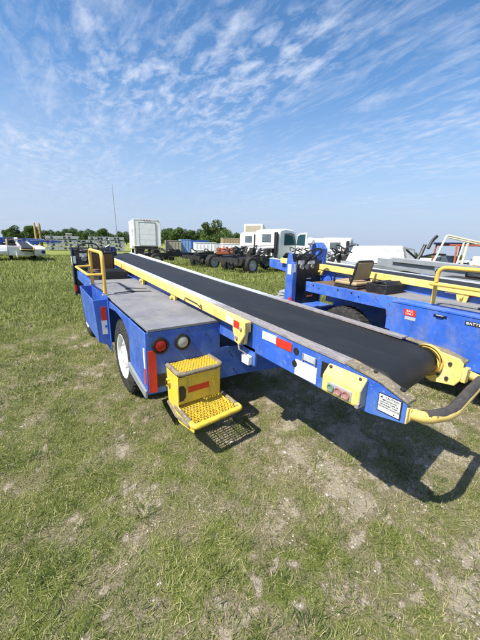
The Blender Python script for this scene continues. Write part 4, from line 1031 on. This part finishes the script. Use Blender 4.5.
cl = N(nt, 'ShaderNodeMath', operation='ADD', use_clamp=True); nt.links.new(mul(cover, mul(ripple, .75)), cl.inputs[0]); nt.links.new(mul(wisp, .48), cl.inputs[1])
fade = N(nt, 'ShaderNodeMapRange'); fade.inputs['From Min'].default_value = .03; fade.inputs['From Max'].default_value = .22; nt.links.new(sep.outputs['Z'], fade.inputs['Value'])
fac = mul(cl.outputs[0], fade.outputs[0])
low = N(nt, 'ShaderNodeMapRange', interpolation_type='SMOOTHSTEP'); low.inputs['From Min'].default_value = .46; low.inputs['From Max'].default_value = -.02; low.inputs['To Max'].default_value = .93; nt.links.new(sep.outputs['Z'], low.inputs['Value'])
hs = N(nt, 'ShaderNodeHueSaturation'); hs.inputs['Saturation'].default_value = 1.24; hs.inputs['Value'].default_value = 1.14; nt.links.new(sky.outputs[0], hs.inputs['Color'])
skyc = mix(nt, low.outputs[0], hs.outputs[0], (2.7, 3.4, 4.75))
# small cumulus low over the horizon
cum = ramp(nt, noise_n(nt, mapped(R0+.9, (.35, .35, 1), (2, 7, 0)), 1.2, 5, .55), [(.60, 0.0), (.68, 1.0)])
band = ramp(nt, sep.outputs['Z'], [(.02, 0.0), (.045, 1.0), (.08, 1.0), (.12, 0.0)])
skyc = mix(nt, mul(mul(cum, band), .55), skyc, (4.0, 4.5, 5.5))
hz = N(nt, 'ShaderNodeTexNoise'); hz.inputs['Scale'].default_value = 1.1; hz.inputs['Detail'].default_value = 2; nt.links.new(tc.outputs['Generated'], hz.inputs['Vector'])
veil = N(nt, 'ShaderNodeMapRange', interpolation_type='SMOOTHSTEP'); veil.inputs['From Min'].default_value = .45; veil.inputs['From Max'].default_value = -.55; veil.inputs['To Max'].default_value = .62; nt.links.new(sep.outputs['X'], veil.inputs['Value'])
vb = ramp(nt, sep.outputs['Z'], [(.0, 1.0), (.22, .85), (.42, 0.0)])
skyc = mix(nt, mul(mul(veil.outputs[0], vb), hz.outputs['Fac']), skyc, (4.5, 4.8, 5.6))
skyc = mix(nt, fac, skyc, (4.3, 4.8, 5.9))
nt.links.new(skyc, bg.inputs['Color']); bg.inputs['Strength'].default_value = .098
sd = bpy.data.lights.new('sun', 'SUN'); sd.energy = 4.8; sd.angle = math.radians(.55); sd.color = (1, .945, .85)
so = bpy.data.objects.new('sun', sd); C.objects.link(so)
tv = Vector((math.sin(SH_AZ)*math.cos(SUN_EL), math.cos(SH_AZ)*math.cos(SUN_EL), -math.sin(SUN_EL)))
so.rotation_euler = tv.to_track_quat('-Z', 'Y').to_euler(); so.location = (-10, 0, 20)

cd = bpy.data.cameras.new('camera'); co = bpy.data.objects.new('camera', cd); C.objects.link(co); S.camera = co
cd.sensor_fit = 'HORIZONTAL'; cd.sensor_width = 36; cd.lens = FPX/480*36; cd.clip_start = .05; cd.clip_end = 6000
fwd = Vector((math.sin(YAW)*math.cos(PITCH), math.cos(YAW)*math.cos(PITCH), -math.sin(PITCH))); right = Vector((math.cos(YAW), -math.sin(YAW), 0)); up = right.cross(fwd)
r2 = right*math.cos(ROLL)+up*math.sin(ROLL); u2 = -right*math.sin(ROLL)+up*math.cos(ROLL)
mw = Matrix((r2, u2, -fwd)).transposed().to_4x4(); mw.translation = CAM; co.matrix_world = mw

S.render.engine = 'CYCLES'; S.cycles.max_bounces = 6; S.cycles.transparent_max_bounces = 8
S.view_settings.view_transform = 'Standard'; S.view_settings.look = 'None'; S.view_settings.gamma = 1; S.view_settings.exposure = .78
S.render.resolution_x = 768; S.render.resolution_y = 1024
